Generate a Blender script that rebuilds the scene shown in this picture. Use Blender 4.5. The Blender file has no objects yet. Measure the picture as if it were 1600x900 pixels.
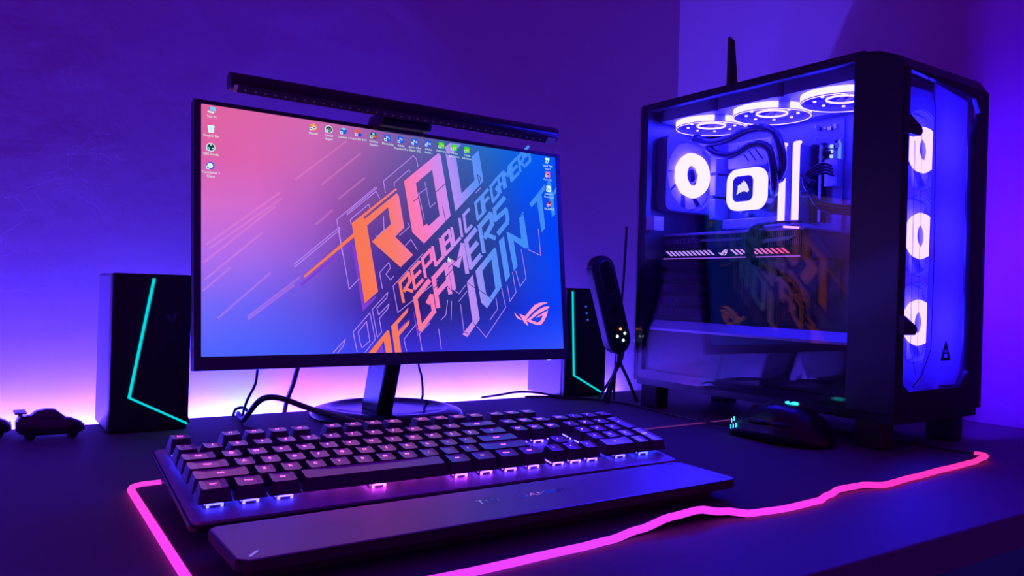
import bpy, bmesh, math, random
from mathutils import Vector, Matrix
from mathutils.geometry import tessellate_polygon
random.seed(7)
S = bpy.context.scene
C = S.collection
V = Vector
R = math.radians

# ---------------------------------------------------------------- camera, world, lights, exposure
cd = bpy.data.cameras.new('camera'); cam = bpy.data.objects.new('camera', cd); C.objects.link(cam)
cd.sensor_width = 36.0; cd.lens = 27.884; cd.clip_start = 0.01
yaw, pitch, roll = R(34.0498), R(0.1327), R(1.6975)
fw = V((math.sin(yaw) * math.cos(pitch), math.cos(yaw) * math.cos(pitch), math.sin(pitch)))
rt = V((math.cos(yaw), -math.sin(yaw), 0)); up = rt.cross(fw)
r2 = math.cos(roll) * rt + math.sin(roll) * up; u2 = -math.sin(roll) * rt + math.cos(roll) * up
cam.matrix_world = Matrix(((r2.x, u2.x, -fw.x, -0.1551), (r2.y, u2.y, -fw.y, -0.7798), (r2.z, u2.z, -fw.z, 0.1835), (0, 0, 0, 1)))
S.camera = cam
w = bpy.data.worlds.new('room_glow'); S.world = w; w.use_nodes = True
bg = w.node_tree.nodes['Background']; bg.inputs['Color'].default_value = (0.2, 0.0, 0.56, 1); bg.inputs['Strength'].default_value = 0.43
S.view_settings.view_transform = 'Standard'; S.view_settings.look = 'None'
S.view_settings.exposure = 0.0; S.view_settings.gamma = 1.0; S.view_settings.use_curve_mapping = False

STRIP = 410.0     # wall strip behind the desk
FAN = 110.0       # tower fans

# ---------------------------------------------------------------- materials
def lin(c):
    return tuple(((x / 255) / 12.92 if x / 255 <= 0.04045 else ((x / 255 + 0.055) / 1.055) ** 2.4) for x in c)
def mat(name, col, rough=0.5, metal=0.0, spec=0.5, bump=None, trans=0.0, noise=0.0, coat=0.0):
    m = bpy.data.materials.new(name); m.use_nodes = True
    n = m.node_tree.nodes; l = m.node_tree.links; p = n['Principled BSDF']
    p.inputs['Base Color'].default_value = (*col, 1); p.inputs['Roughness'].default_value = rough
    p.inputs['Metallic'].default_value = metal; p.inputs['Specular IOR Level'].default_value = spec
    p.inputs['Coat Weight'].default_value = coat
    if trans: p.inputs['Transmission Weight'].default_value = trans
    if bump or noise:
        tc = n.new('ShaderNodeTexCoord'); nz = n.new('ShaderNodeTexNoise')
        nz.inputs['Scale'].default_value = bump[0] if bump else 60; nz.inputs['Detail'].default_value = 6
        l.new(tc.outputs['Object'], nz.inputs['Vector'])
        if bump:
            b = n.new('ShaderNodeBump'); b.inputs['Strength'].default_value = bump[1]; b.inputs['Distance'].default_value = bump[2]
            l.new(nz.outputs['Fac'], b.inputs['Height']); l.new(b.outputs['Normal'], p.inputs['Normal'])
        if noise:
            mx = n.new('ShaderNodeMix'); mx.data_type = 'RGBA'
            mx.inputs['A'].default_value = (*[c * (1 - noise) for c in col], 1); mx.inputs['B'].default_value = (*[min(1, c * (1 + noise)) for c in col], 1)
            l.new(nz.outputs['Fac'], mx.inputs['Factor']); l.new(mx.outputs['Result'], p.inputs['Base Color'])
    return m
def emit(name, col, strength=1.0):
    m = bpy.data.materials.new(name); m.use_nodes = True
    n = m.node_tree.nodes; l = m.node_tree.links; n.remove(n['Principled BSDF'])
    e = n.new('ShaderNodeEmission'); e.inputs['Color'].default_value = (*col, 1); e.inputs['Strength'].default_value = strength
    l.new(e.outputs[0], n['Material Output'].inputs['Surface'])
    return m
def emit_obj(name, strength):                                   # lamp colour taken from the object's own colour
    m = emit(name, (1, 1, 1), strength); n = m.node_tree.nodes
    oi = n.new('ShaderNodeObjectInfo'); m.node_tree.links.new(oi.outputs['Color'], [x for x in n if x.type == 'EMISSION'][0].inputs['Color'])
    return m
def emit_attr(name, strength=1.0):
    m = emit(name, (1, 1, 1), strength); n = m.node_tree.nodes
    a = n.new('ShaderNodeVertexColor'); a.layer_name = 'Col'; m.node_tree.links.new(a.outputs['Color'], [x for x in n if x.type == 'EMISSION'][0].inputs['Color'])
    return m
def emit_ramp(name, axis, stops, strength=1.0):                 # colours of a print or a strip along a direction in the object's frame
    m = emit(name, (1, 1, 1), strength); n = m.node_tree.nodes; l = m.node_tree.links
    tc = n.new('ShaderNodeTexCoord'); d = n.new('ShaderNodeVectorMath'); d.operation = 'DOT_PRODUCT'; d.inputs[1].default_value = axis[0]
    a = n.new('ShaderNodeMath'); a.operation = 'ADD'; a.inputs[1].default_value = axis[1]
    r = n.new('ShaderNodeValToRGB'); e = r.color_ramp.elements
    e[0].position, e[0].color = stops[0][0], (*stops[0][1], 1); e[1].position, e[1].color = stops[-1][0], (*stops[-1][1], 1)
    for p_, c_ in stops[1:-1]:
        k = e.new(p_); k.color = (*c_, 1)
    l.new(tc.outputs['Object'], d.inputs[0]); l.new(d.outputs['Value'], a.inputs[0]); l.new(a.outputs[0], r.inputs[0])
    l.new(r.outputs['Color'], [x for x in n if x.type == 'EMISSION'][0].inputs['Color'])
    return m
def glass(name, tint, gloss=0.0, rough=0.0):                    # thin pane: see-through with mirror reflections
    m = bpy.data.materials.new(name); m.use_nodes = True
    n = m.node_tree.nodes; l = m.node_tree.links; n.remove(n['Principled BSDF'])
    t = n.new('ShaderNodeBsdfTransparent'); t.inputs['Color'].default_value = (*tint, 1)
    g = n.new('ShaderNodeBsdfGlossy'); g.inputs['Roughness'].default_value = rough; g.inputs['Color'].default_value = (1, 1, 1, 1)
    f = n.new('ShaderNodeFresnel'); ge = n.new('ShaderNodeNewGeometry')
    io = n.new('ShaderNodeMapRange'); io.inputs['To Min'].default_value = 1.42; io.inputs['To Max'].default_value = 1 / 1.42   # same reflection on both faces
    l.new(ge.outputs['Backfacing'], io.inputs['Value']); l.new(io.outputs[0], f.inputs['IOR'])
    mul = n.new('ShaderNodeMath'); mul.operation = 'MULTIPLY_ADD'; mul.inputs[1].default_value = 1.0; mul.inputs[2].default_value = gloss
    mx = n.new('ShaderNodeMixShader')
    l.new(f.outputs[0], mul.inputs[0]); l.new(mul.outputs[0], mx.inputs['Fac']); l.new(t.outputs[0], mx.inputs[1]); l.new(g.outputs[0], mx.inputs[2])
    l.new(mx.outputs[0], n['Material Output'].inputs['Surface'])
    return m
def glow_line(name, col, fac):                                   # half see-through print on the lit screen
    m = emit(name, col); n = m.node_tree.nodes; l = m.node_tree.links
    t = n.new('ShaderNodeBsdfTransparent'); x = n.new('ShaderNodeMixShader'); x.inputs['Fac'].default_value = fac
    l.new(t.outputs[0], x.inputs[1]); l.new([q for q in n if q.type == 'EMISSION'][0].outputs[0], x.inputs[2]); l.new(x.outputs[0], n['Material Output'].inputs['Surface'])
    return m
def frosted(name, col, clear=0.3):                              # smoky plastic that lets light through
    m = bpy.data.materials.new(name); m.use_nodes = True
    n = m.node_tree.nodes; l = m.node_tree.links; n.remove(n['Principled BSDF'])
    t = n.new('ShaderNodeBsdfTransparent'); t.inputs['Color'].default_value = (*col, 1)
    q = n.new('ShaderNodeBsdfTranslucent'); q.inputs['Color'].default_value = (*col, 1)
    d = n.new('ShaderNodeBsdfDiffuse'); d.inputs['Color'].default_value = (*col, 1)
    a = n.new('ShaderNodeMixShader'); a.inputs['Fac'].default_value = 0.5; b = n.new('ShaderNodeMixShader'); b.inputs['Fac'].default_value = clear
    l.new(q.outputs[0], a.inputs[1]); l.new(d.outputs[0], a.inputs[2]); l.new(a.outputs[0], b.inputs[1]); l.new(t.outputs[0], b.inputs[2])
    l.new(b.outputs[0], n['Material Output'].inputs['Surface'])
    return m

# ---------------------------------------------------------------- mesh building
class MB:
    def __init__(s): s.v = []; s.f = []; s.mi = []; s.sm = []; s.col = None
    def add(s, vs, fs, m=0, smooth=False):
        o = len(s.v); s.v += [V(x) for x in vs]; s.f += [tuple(i + o for i in f) for f in fs]
        s.mi += [m] * len(fs); s.sm += [smooth] * len(fs); return s
    def bb(s, x0, x1, y0, y1, z0, z1, m=0, M=None):
        vs = [V((x, y, z)) for z in (z0, z1) for y in (y0, y1) for x in (x0, x1)]
        if M: vs = [M @ p for p in vs]
        return s.add(vs, [(0, 2, 3, 1), (4, 5, 7, 6), (0, 1, 5, 4), (2, 6, 7, 3), (0, 4, 6, 2), (1, 3, 7, 5)], m)
    def prism(s, poly, fr, c0, c1, m=0, smooth=False):           # polygon (a, b) swept from c0 to c1 along the frame's normal
        n = len(poly); vs = [fr(a, b, c0) for a, b in poly] + [fr(a, b, c1) for a, b in poly]
        s.add(vs, [tuple(range(n - 1, -1, -1)), tuple(range(n, 2 * n))], m)
        o = len(s.v) - 2 * n
        for i in range(n):
            j = (i + 1) % n; s.f.append((o + i, o + j, o + n + j, o + n + i)); s.mi.append(m); s.sm.append(smooth)
        return s
    def flat(s, poly, fr, c=0, m=0):
        return s.add([fr(a, b, c) for a, b in poly], [tuple(range(len(poly)))], m)
    def ringflat(s, outer, inner, fr, c0, c1, m=0):              # plate with a hole
        tri = tessellate_polygon([[V((*p, 0)) for p in outer], [V((*p, 0)) for p in inner]])
        pts = list(outer) + list(inner); n = len(pts)
        if c1 is None: return s.add([fr(a, b, c0) for a, b in pts], [tuple(t) for t in tri], m)
        fs = [tuple(t) for t in tri] + [tuple(i + n for i in t) for t in tri]
        for o, k in ((0, len(outer)), (len(outer), len(inner))):
            for i in range(k): fs.append((o + i, o + (i + 1) % k, n + o + (i + 1) % k, n + o + i))
        return s.add([fr(a, b, c0) for a, b in pts] + [fr(a, b, c1) for a, b in pts], fs, m)
    def line(s, pts, wd, fr, c=0, m=0):                          # thin printed line
        for (a, b), (e, f) in zip(pts, pts[1:]):
            d = math.hypot(e - a, f - b) or 1; nx, ny = -(f - b) / d * wd / 2, (e - a) / d * wd / 2
            ex, ey = (e - a) / d * wd * .4, (f - b) / d * wd * .4
            s.flat([(a + nx - ex, b + ny - ey), (a - nx - ex, b - ny - ey), (e - nx + ex, f - ny + ey), (e + nx + ex, f + ny + ey)], fr, c, m)
        return s
    def tube(s, path, r, n=8, m=0, cap=True):
        P = [V(p) for p in path]; rs = r if isinstance(r, (list, tuple)) else [r] * len(P)
        vs = []; ref = None
        for i, p in enumerate(P):
            t = (P[min(i + 1, len(P) - 1)] - P[max(i - 1, 0)]).normalized()
            if ref is None: ref = t.orthogonal().normalized()
            ref = (ref - t * ref.dot(t)).normalized(); b = t.cross(ref)
            vs += [p + rs[i] * (math.cos(2 * math.pi * k / n) * ref + math.sin(2 * math.pi * k / n) * b) for k in range(n)]
        fs = [(i * n + k, i * n + (k + 1) % n, (i + 1) * n + (k + 1) % n, (i + 1) * n + k) for i in range(len(P) - 1) for k in range(n)]
        s.add(vs, fs, m, True)
        if cap: s.add(vs[:n], [tuple(range(n - 1, -1, -1))], m); s.add(vs[-n:], [tuple(range(n))], m)
        return s
    def lathe(s, prof, cen, ax, n=32, m=0, close=False, smooth=True):   # profile (radius, height along the axis)
        ax = V(ax).normalized(); e = ax.orthogonal().normalized(); g = ax.cross(e); cen = V(cen)
        vs = [cen + ax * h + r * (math.cos(2 * math.pi * k / n) * e + math.sin(2 * math.pi * k / n) * g) for r, h in prof for k in range(n)]
        L = len(prof); fs = []
        for i in range(L if close else L - 1):
            j = (i + 1) % L
            for k in range(n): fs.append((i * n + k, i * n + (k + 1) % n, j * n + (k + 1) % n, j * n + k))
        return s.add(vs, fs, m, smooth)
    def cyl(s, cen, ax, r, h0, h1, n=24, m=0):
        return s.lathe([(0, h0), (r, h0), (r, h1), (0, h1)], cen, ax, n, m, smooth=False)
    def torus(s, cen, ax, Rr, r, n=40, k=10, m=0):
        return s.lathe([(Rr + r * math.cos(2 * math.pi * i / k), r * math.sin(2 * math.pi * i / k)) for i in range(k)], cen, ax, n, m, True)
    def text(s, t, fr, a, b, size, c=0, m=0, align=0.5, sx=1.0):
        vs, fs, wd = TXT[t]
        return s.add([fr(a + (x - wd * align) * size * sx, b + y * size, c) for x, y in vs], fs, m)

def frame(o, x, y, nrm=None):
    o, x, y = V(o), V(x).normalized(), V(y).normalized(); z = V(nrm) if nrm else x.cross(y)
    return lambda a, b, c=0: o + x * a + y * b + z * c
def smooth_path(pts, k=6):
    P = [V(p) for p in pts]; out = []
    for i in range(len(P) - 1):
        p0, p1, p2, p3 = P[max(i - 1, 0)], P[i], P[i + 1], P[min(i + 2, len(P) - 1)]
        for j in range(k):
            t = j / k
            out.append(0.5 * ((2 * p1) + (-p0 + p2) * t + (2 * p0 - 5 * p1 + 4 * p2 - p3) * t * t + (-p0 + 3 * p1 - 3 * p2 + p3) * t ** 3))
    return out + [P[-1]]
def rrect(w_, h_, r, n=5, cx=0, cy=0):
    out = []
    for sx, sy, a0 in ((1, 1, 0), (-1, 1, 90), (-1, -1, 180), (1, -1, 270)):
        for i in range(n + 1):
            a = R(a0 + 90 * i / n); out.append((cx + sx * (w_ / 2 - r) + r * math.cos(a), cy + sy * (h_ / 2 - r) + r * math.sin(a)))
    return out
def circ(r, n=24, cx=0, cy=0): return [(cx + r * math.cos(2 * math.pi * i / n), cy + r * math.sin(2 * math.pi * i / n)) for i in range(n)]
INV = {}
def root(name, label, cat, loc=(0, 0, 0), rz=0.0, group=None, size=1.0, at=None):   # drawn around loc, then set down at 'at' in its real size
    o = bpy.data.objects.new(name, None); C.objects.link(o); o.location = at or loc; o.rotation_euler = (0, 0, rz); o.scale = (size,) * 3
    o.empty_display_size = 0.02
    o['label'] = label; o['category'] = cat
    if group: o['group'] = group
    INV[o.name] = (Matrix.Translation(loc) @ Matrix.Rotation(rz, 4, 'Z')).inverted()
    return o
def top(o):
    while o.parent: o = o.parent
    return o
def part(name, mb, mats, parent=None, label=None, bevel=0, subsurf=0, world=True, kind=None, color=None, cols=None):
    me = bpy.data.meshes.new(name); vs = mb.v
    if parent is not None and world:
        M = INV[top(parent).name]; vs = [M @ p for p in vs]
    me.from_pydata([tuple(p) for p in vs], [], mb.f)
    for m in (mats if isinstance(mats, (list, tuple)) else [mats]): me.materials.append(m)
    me.polygons.foreach_set('material_index', mb.mi); me.polygons.foreach_set('use_smooth', mb.sm)
    if cols:
        a = me.color_attributes.new('Col', 'FLOAT_COLOR', 'POINT')
        for i, c in enumerate(cols): a.data[i].color = (*c, 1)
    me.validate()
    bm = bmesh.new(); bm.from_mesh(me)
    if not cols: bmesh.ops.recalc_face_normals(bm, faces=bm.faces)
    bm.to_mesh(me); bm.free(); me.update()
    o = bpy.data.objects.new(name, me); C.objects.link(o)
    if parent is not None: o.parent = parent
    if label: o['label'] = label
    if kind: o['kind'] = kind
    if color: o.color = (*color, 1)
    if bevel:
        b = o.modifiers.new('bevel', 'BEVEL'); b.width = bevel; b.segments = 2; b.limit_method = 'ANGLE'; b.angle_limit = R(40)
    if subsurf:
        q = o.modifiers.new('subsurf', 'SUBSURF'); q.levels = subsurf; q.render_levels = subsurf
    return o
def struct(name, mb, mats, **k):
    o = part(name, mb, mats, **k); o['kind'] = 'structure'; return o
def single(name, mb, mats, label, cat, group=None, **k):
    o = part(name, mb, mats, **k); o['label'] = label; o['category'] = cat
    if group: o['group'] = group
    return o

# text outlines, made once from the built-in font
ICON_T = ['This PC', 'Recycle Bin', 'OBS Studio', 'TeamSpeak 3', 'Client', 'blender', 'Unreal', 'Engine', 'Luminar 4', 'FreeCAD 0.19', 'DaVinci', 'Resolve', 'Photoshop', 'Adobe', 'Premiere Pro', 'Adobe After', 'Effects 2022', 'Auditi...', 'Dimension', 'Substance...', 'Grand Theft', 'Auto V', 'Forza Ho...', "Assassin's", 'Creed Unity', 'VALORANT', 'Ps', 'Pr', 'Ae', 'Au', 'Dn', 'Sg', 'V', 'u']
ROWS = [  # front row first: (legend, width in key units), numbers are gaps
 [('Ctrl', 1.25), ('Win', 1.25), ('Alt', 1.25), ('', 6.25), ('Alt', 1.25), ('Fn', 1.25), ('Menu', 1.25), ('Ctrl', 1.25), .25, ('<', 1), ('v', 1), ('>', 1), .25, ('0', 2), ('.', 1), ('Enter', 1)],
 [('Shift', 2.25)] + [(c, 1) for c in 'ZXCVBNM,./'] + [('Shift', 2.75), 1.25, ('^', 1), 1.25, ('1', 1), ('2', 1), ('3', 1)],
 [('Caps', 1.75)] + [(c, 1) for c in "ASDFGHJKL;'"] + [('Enter', 2.25), 3.5, ('4', 1), ('5', 1), ('6', 1)],
 [('Tab', 1.5)] + [(c, 1) for c in 'QWERTYUIOP[]'] + [('\\', 1.5), .25, ('Del', 1), ('End', 1), ('PgDn', 1), .25, ('7', 1), ('8', 1), ('9', 1), ('+', 1)],
 [(c, 1) for c in '`1234567890-='] + [('Back', 2), .25, ('Ins', 1), ('Home', 1), ('PgUp', 1), .25, ('Num', 1), ('/', 1), ('*', 1), ('-', 1)],
 [('Esc', 1), 1] + [('F%d' % i, 1) for i in (1, 2, 3, 4)] + [.5] + [('F%d' % i, 1) for i in (5, 6, 7, 8)] + [.5] + [('F%d' % i, 1) for i in (9, 10, 11, 12)] + [.25, ('PrtSc', 1), ('ScrLk', 1), ('Pause', 1), .25]]
TXT = {}
need = set(ICON_T) | {k[0] for r_ in ROWS for k in r_ if isinstance(k, tuple) and k[0]} | {'TUF', 'GAMING', 'GEFORCE RTX', 'G502'}
_tmp = []
for t in sorted(need):
    cu = bpy.data.curves.new('t', 'FONT'); cu.body = t; cu.resolution_u = 2; cu.size = 1.0
    o = bpy.data.objects.new('t', cu); C.objects.link(o); _tmp.append((t, o, cu))
bpy.context.view_layer.update()
dg = bpy.context.evaluated_depsgraph_get()
for t, o, cu in _tmp:
    me = o.evaluated_get(dg).to_mesh()
    vs = [(q.co.x, q.co.y) for q in me.vertices]; fs = [tuple(p.vertices) for p in me.polygons]
    TXT[t] = (vs, fs, max([x for x, y in vs] + [0.01]))
for t, o, cu in _tmp:
    bpy.data.objects.remove(o); bpy.data.curves.remove(cu)

M_black = mat('black_plastic', (.018, .017, .022), .42)
M_gloss = mat('glossy_black', (.012, .012, .016), .14)
M_satin = mat('satin_black', (.02, .019, .024), .3)
M_rub = mat('rubber_black', (.02, .018, .024), .6, bump=(900, .25, .0006))
M_grey = mat('dark_grey_metal', (.11, .11, .125), .35, .6)
M_silver = mat('silver_metal', (.5, .5, .55), .3, .9)
M_cable = mat('cable_black', (.03, .03, .036), .4)

# printed shapes of the screen, millimetres from its lower left corner
BIG = [[[186.1,167.5],[202.0,63.9],[221.3,79.7],[207.6,166.2],[238.4,193.0],[241.9,170.2],[213.9,145.3],[254.8,113.0],[274.1,130.7],[248.0,153.9],[261.9,167.2],[255.1,209.7],[252.0,213.5],[204.3,174.4],[203.0,176.8],[252.5,218.5],[250.9,220.3]],[[121.4,97.0],[188.9,155.1],[189.4,149.7],[122.4,94.4]],[[329.9,277.8],[333.5,276.0],[347.0,273.6],[354.0,222.7],[376.8,244.1],[373.1,278.5],[385.5,289.0],[392.0,244.7],[343.2,196.2]],[[328.6,286.4],[337.7,294.0],[356.1,294.0],[341.9,279.8],[333.5,277.4]],[[205.9,0.0],[233.1,29.3],[235.9,27.6],[239.8,-0.2],[230.5,-0.2],[227.7,15.3],[215.8,-0.2]],[[238.8,34.4],[265.1,59.6],[263.5,52.6],[248.3,36.9],[248.8,27.0],[266.1,43.0],[264.9,36.5],[250.0,21.4],[252.9,0.0],[243.5,-0.1]],[[357.8,95.9],[368.1,107.0],[377.3,44.2],[355.6,18.9],[347.8,22.8],[365.2,41.4]],[[415.0,157.7],[424.1,165.9],[432.5,107.7],[424.1,97.9]],[[429.1,172.9],[434.8,171.4],[455.4,163.1],[453.1,194.9],[460.9,205.7],[468.7,150.3],[460.8,149.8],[441.3,160.3],[446.7,122.6],[439.7,114.8]],[[472.9,218.0],[505.0,252.7],[505.6,244.8],[497.2,235.0],[501.3,183.5],[493.9,176.3],[487.6,223.2],[477.2,213.5]],[[508.5,255.1],[515.4,258.3],[519.1,240.1],[527.0,249.5],[526.0,241.8],[519.4,232.1],[522.1,206.3],[515.3,200.8]]]
RING = [[[[263.2,231.0],[318.0,276.8],[321.6,275.0],[334.9,188.9],[291.3,147.1],[273.8,161.5]],[[281.4,230.0],[307.4,251.9],[317.3,187.7],[299.5,172.2],[296.3,174.9],[291.2,170.8]]],[[[372.9,112.5],[407.1,148.5],[409.8,146.3],[417.1,91.5],[390.2,59.6],[380.5,68.0]],[[384.5,113.0],[400.9,130.8],[405.8,88.7],[396.2,76.0],[392.7,77.8],[389.7,80.5]]]]
SHADOW = [[[185.5,142.1],[190.6,134.9],[202.1,63.0],[217.8,74.3],[218.6,71.7],[199.2,53.3]],[[117.1,86.7],[184.2,142.9],[184.1,138.7],[118.2,83.1]],[[248.1,29.2],[266.6,45.6],[261.7,40.4],[250.8,25.7]],[[270.9,60.5],[279.6,25.5],[302.1,50.2],[301.9,45.8],[277.5,20.3]],[[210.4,-0.9],[225.3,12.3],[227.7,0.4],[217.7,-0.2]]]
LOGO = [[[456.6,48.6],[465.2,57.0],[475.0,65.5],[483.1,68.6],[491.3,69.8],[499.4,69.5],[497.7,68.1],[489.5,66.0],[481.3,61.7],[473.1,56.4],[464.9,49.9],[458.4,43.5],[462.0,35.1],[460.4,34.8],[454.3,39.6],[450.3,46.0],[446.6,51.7],[447.4,52.1]],[[458.7,42.8],[466.4,47.4],[474.6,53.9],[484.4,59.8],[493.4,63.2],[502.8,63.9],[501.9,61.9],[499.0,59.9],[489.1,55.9],[480.9,52.0],[472.7,47.4],[466.6,43.2],[472.5,41.3],[478.0,39.6],[482.4,40.3],[486.2,44.2],[489.3,50.1],[484.0,48.7],[477.5,46.4],[476.3,47.1],[484.0,50.7],[492.3,54.7],[499.7,57.7],[497.0,50.1],[491.8,42.3],[487.6,37.7],[483.4,35.4],[477.1,35.8],[468.4,38.3],[462.9,40.3]],[[437.4,53.9],[438.5,53.6],[443.0,49.2],[448.3,45.7],[450.5,43.1],[445.1,44.1],[441.0,46.9]]]
LINE = [[[172.8,125.6],[165.9,170.8],[221.1,218.6],[222.6,217.4],[179.8,180.2],[180.4,178.2],[221.6,213.0],[226.7,203.9]],[[235.2,212.4],[232.8,227.8],[278.8,268.2],[283.3,264.3],[285.3,253.9]],[[248.6,222.5],[248.5,227.3],[271.4,247.8],[273.2,244.5]],[[185.2,166.4],[184.4,172.2],[210.6,194.7],[212.6,189.7]],[[109.9,111.2],[169.3,161.1],[169.7,157.8],[110.7,108.0],[109.9,111.2]],[[168.4,157.7],[181.1,81.9],[194.9,95.6]],[[235.1,78.7],[212.5,56.2],[218.9,20.3],[225.1,26.8],[222.1,44.4],[234.6,57.3],[236.6,63.8],[221.4,49.1],[219.0,57.9],[233.8,72.0],[235.1,78.7]],[[190.3,2.0],[185.3,27.0],[209.0,51.8],[215.9,17.5],[201.5,1.1]],[[192.3,27.0],[204.1,40.4],[208.1,15.3],[197.2,6.9],[194.7,13.6],[192.3,27.0]],[[227.5,84.1],[224.1,104.7],[237.7,118.8],[240.0,111.7],[233.2,102.9],[239.6,95.4],[244.4,100.7]],[[310.5,96.7],[249.2,52.5],[243.1,87.4],[289.3,133.2]],[[157.9,1.1],[174.6,18.0],[171.8,9.8],[163.9,1.0]],[[334.7,85.7],[344.9,79.6],[355.3,91.2]],[[346.5,64.4],[350.6,26.8]],[[344.1,68.9],[357.7,83.5]],[[417.0,89.0],[422.8,61.4],[386.8,18.5],[372.1,34.1]],[[406.4,74.6],[408.7,59.3],[395.1,43.3]],[[426.8,94.0],[430.8,70.3],[442.0,83.6],[437.3,113.1]],[[443.1,115.2],[449.9,92.6],[461.5,105.3],[454.9,147.6]],[[467.9,148.3],[490.4,140.7],[488.3,180.9]],[[219.8,153.6],[221.6,152.0],[232.0,162.1],[231.6,180.2]],[[254.4,155.8],[270.1,169.2],[267.4,174.2]],[[285.2,217.3],[293.0,180.6]],[[295.5,232.7],[302.5,198.4],[310.8,205.4]],[[262.6,142.4],[271.6,151.7],[280.9,138.1]],[[330.3,43.2],[332.1,68.5]],[[314.9,43.1],[322.3,49.4],[326.0,70.2]],[[260.6,1.4],[257.2,17.0],[275.0,36.0]],[[283.8,1.8],[280.5,23.8],[296.7,38.7]],[[313.7,3.0],[310.5,29.8]],[[284.1,214.5],[298.3,224.9]],[[378.6,226.4],[386.5,233.8]]]
CUT = [[[276.7,204.4],[284.7,210.3]],[[312.8,221.2],[327.7,234.0]],[[322.4,201.0],[326.4,181.4]],[[357.1,96.3],[370.7,88.4]],[[377.1,85.8],[399.7,73.3]],[[310.3,90.4],[336.7,114.8]],[[305.2,86.7],[327.1,105.4]],[[329.5,116.3],[348.8,132.6]],[[453.1,195.9],[462.8,202.5]],[[365.9,40.5],[368.9,35.0]],[[350.5,25.9],[356.8,24.1]],[[325.6,90.0],[332.6,83.8]],[[381.7,253.0],[387.0,248.9],[384.5,239.2],[381.7,253.0]]]
STREAK = [[[112.7,217.7],[181.4,275.6]],[[146.7,214.5],[199.9,261.1]],[[6.2,129.9],[92.3,198.5]],[[11.1,126.4],[94.8,191.6]],[[4.9,89.4],[69.8,146.9]],[[19.1,44.7],[79.7,98.9]],[[53.3,46.4],[116.0,94.6]],[[53.9,43.3],[108.6,84.8]],[[138.8,163.0],[160.4,182.8]],[[3.0,108.8],[86.7,181.3]],[[2.2,75.9],[32.4,103.2]],[[169.4,198.5],[205.4,229.1]]]
L1 = [["R",[256.7,66.1],[-4.7,25.0]],["E",[274.3,84.2],[-4.1,24.9]],["P",[291.0,100.5],[-4.0,24.7]],["U",[307.6,117.2],[-4.0,24.4]],["B",[323.8,133.2],[-3.7,24.2]],["L",[338.7,147.2],[-3.4,23.9]],["I",[352.0,161.3],[-3.1,23.6]],["C",[358.7,167.2],[-3.0,23.8]],["O",[379.1,187.2],[-2.9,23.1]],["F",[391.9,199.5],[-3.0,22.7]],["G",[406.3,214.6],[-2.9,22.3]],["A",[420.4,230.5],[-3.0,21.9]],["M",[430.4,239.6],[-3.0,21.8]],["E",[444.2,252.7],[-3.0,21.7]],["R",[458.1,266.4],[-2.7,21.3]],["S",[469.2,276.9],[-2.4,21.3]]]
L2 = [["G",[280.7,28.8],[-6.8,41.0]],["A",[308.7,60.1],[-5.5,38.3]],["M",[334.7,85.7],[-6.0,37.8]],["E",[364.1,116.3],[-6.4,37.0]],["R",[386.6,140.1],[-5.4,35.4]],["S",[411.9,166.6],[-5.5,34.1]]]
ICON = [["This PC",12.2,290.3,"pc"],["Recycle Bin",11.1,267.2,"bin"],["OBS Studio",10.8,245.1,"ring"],["TeamSpeak 3\nClient",10.5,223.1,"drop"],["blender",136.5,287.7,"orange"],["Unreal\nEngine",157.2,287.8,"ring2"],["Luminar 4",177.5,288.3,"cube"],["FreeCAD 0.19",197.9,288.3,"fc"],["DaVinci\nResolve",219.6,288.3,"tri"],["Photoshop",240.0,287.7,"Ps"],["Adobe\nPremiere Pro",260.0,287.9,"Pr"],["Adobe After\nEffects 2022",281.3,288.1,"Ae"],["Adobe\nAuditi...",302.2,288.3,"Au"],["Dimension",323.5,288.4,"Dn"],["Adobe\nSubstance...",344.3,288.0,"Sg"],["Adobe\nSubstance...",365.5,287.5,"Sg"],["Grand Theft\nAuto V",511.1,288.9,"V"],["Forza Ho...",510.8,267.3,"pink"],["Assassin's\nCreed Unity",511.1,244.9,"page"],["VALORANT",510.8,221.3,"red"]]
POINTER = [[328.4,130.7],[328.5,123.9],[330.1,125.4],[331.3,123.2],[332.3,123.7],[331.2,125.8],[332.9,126.4]]
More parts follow.
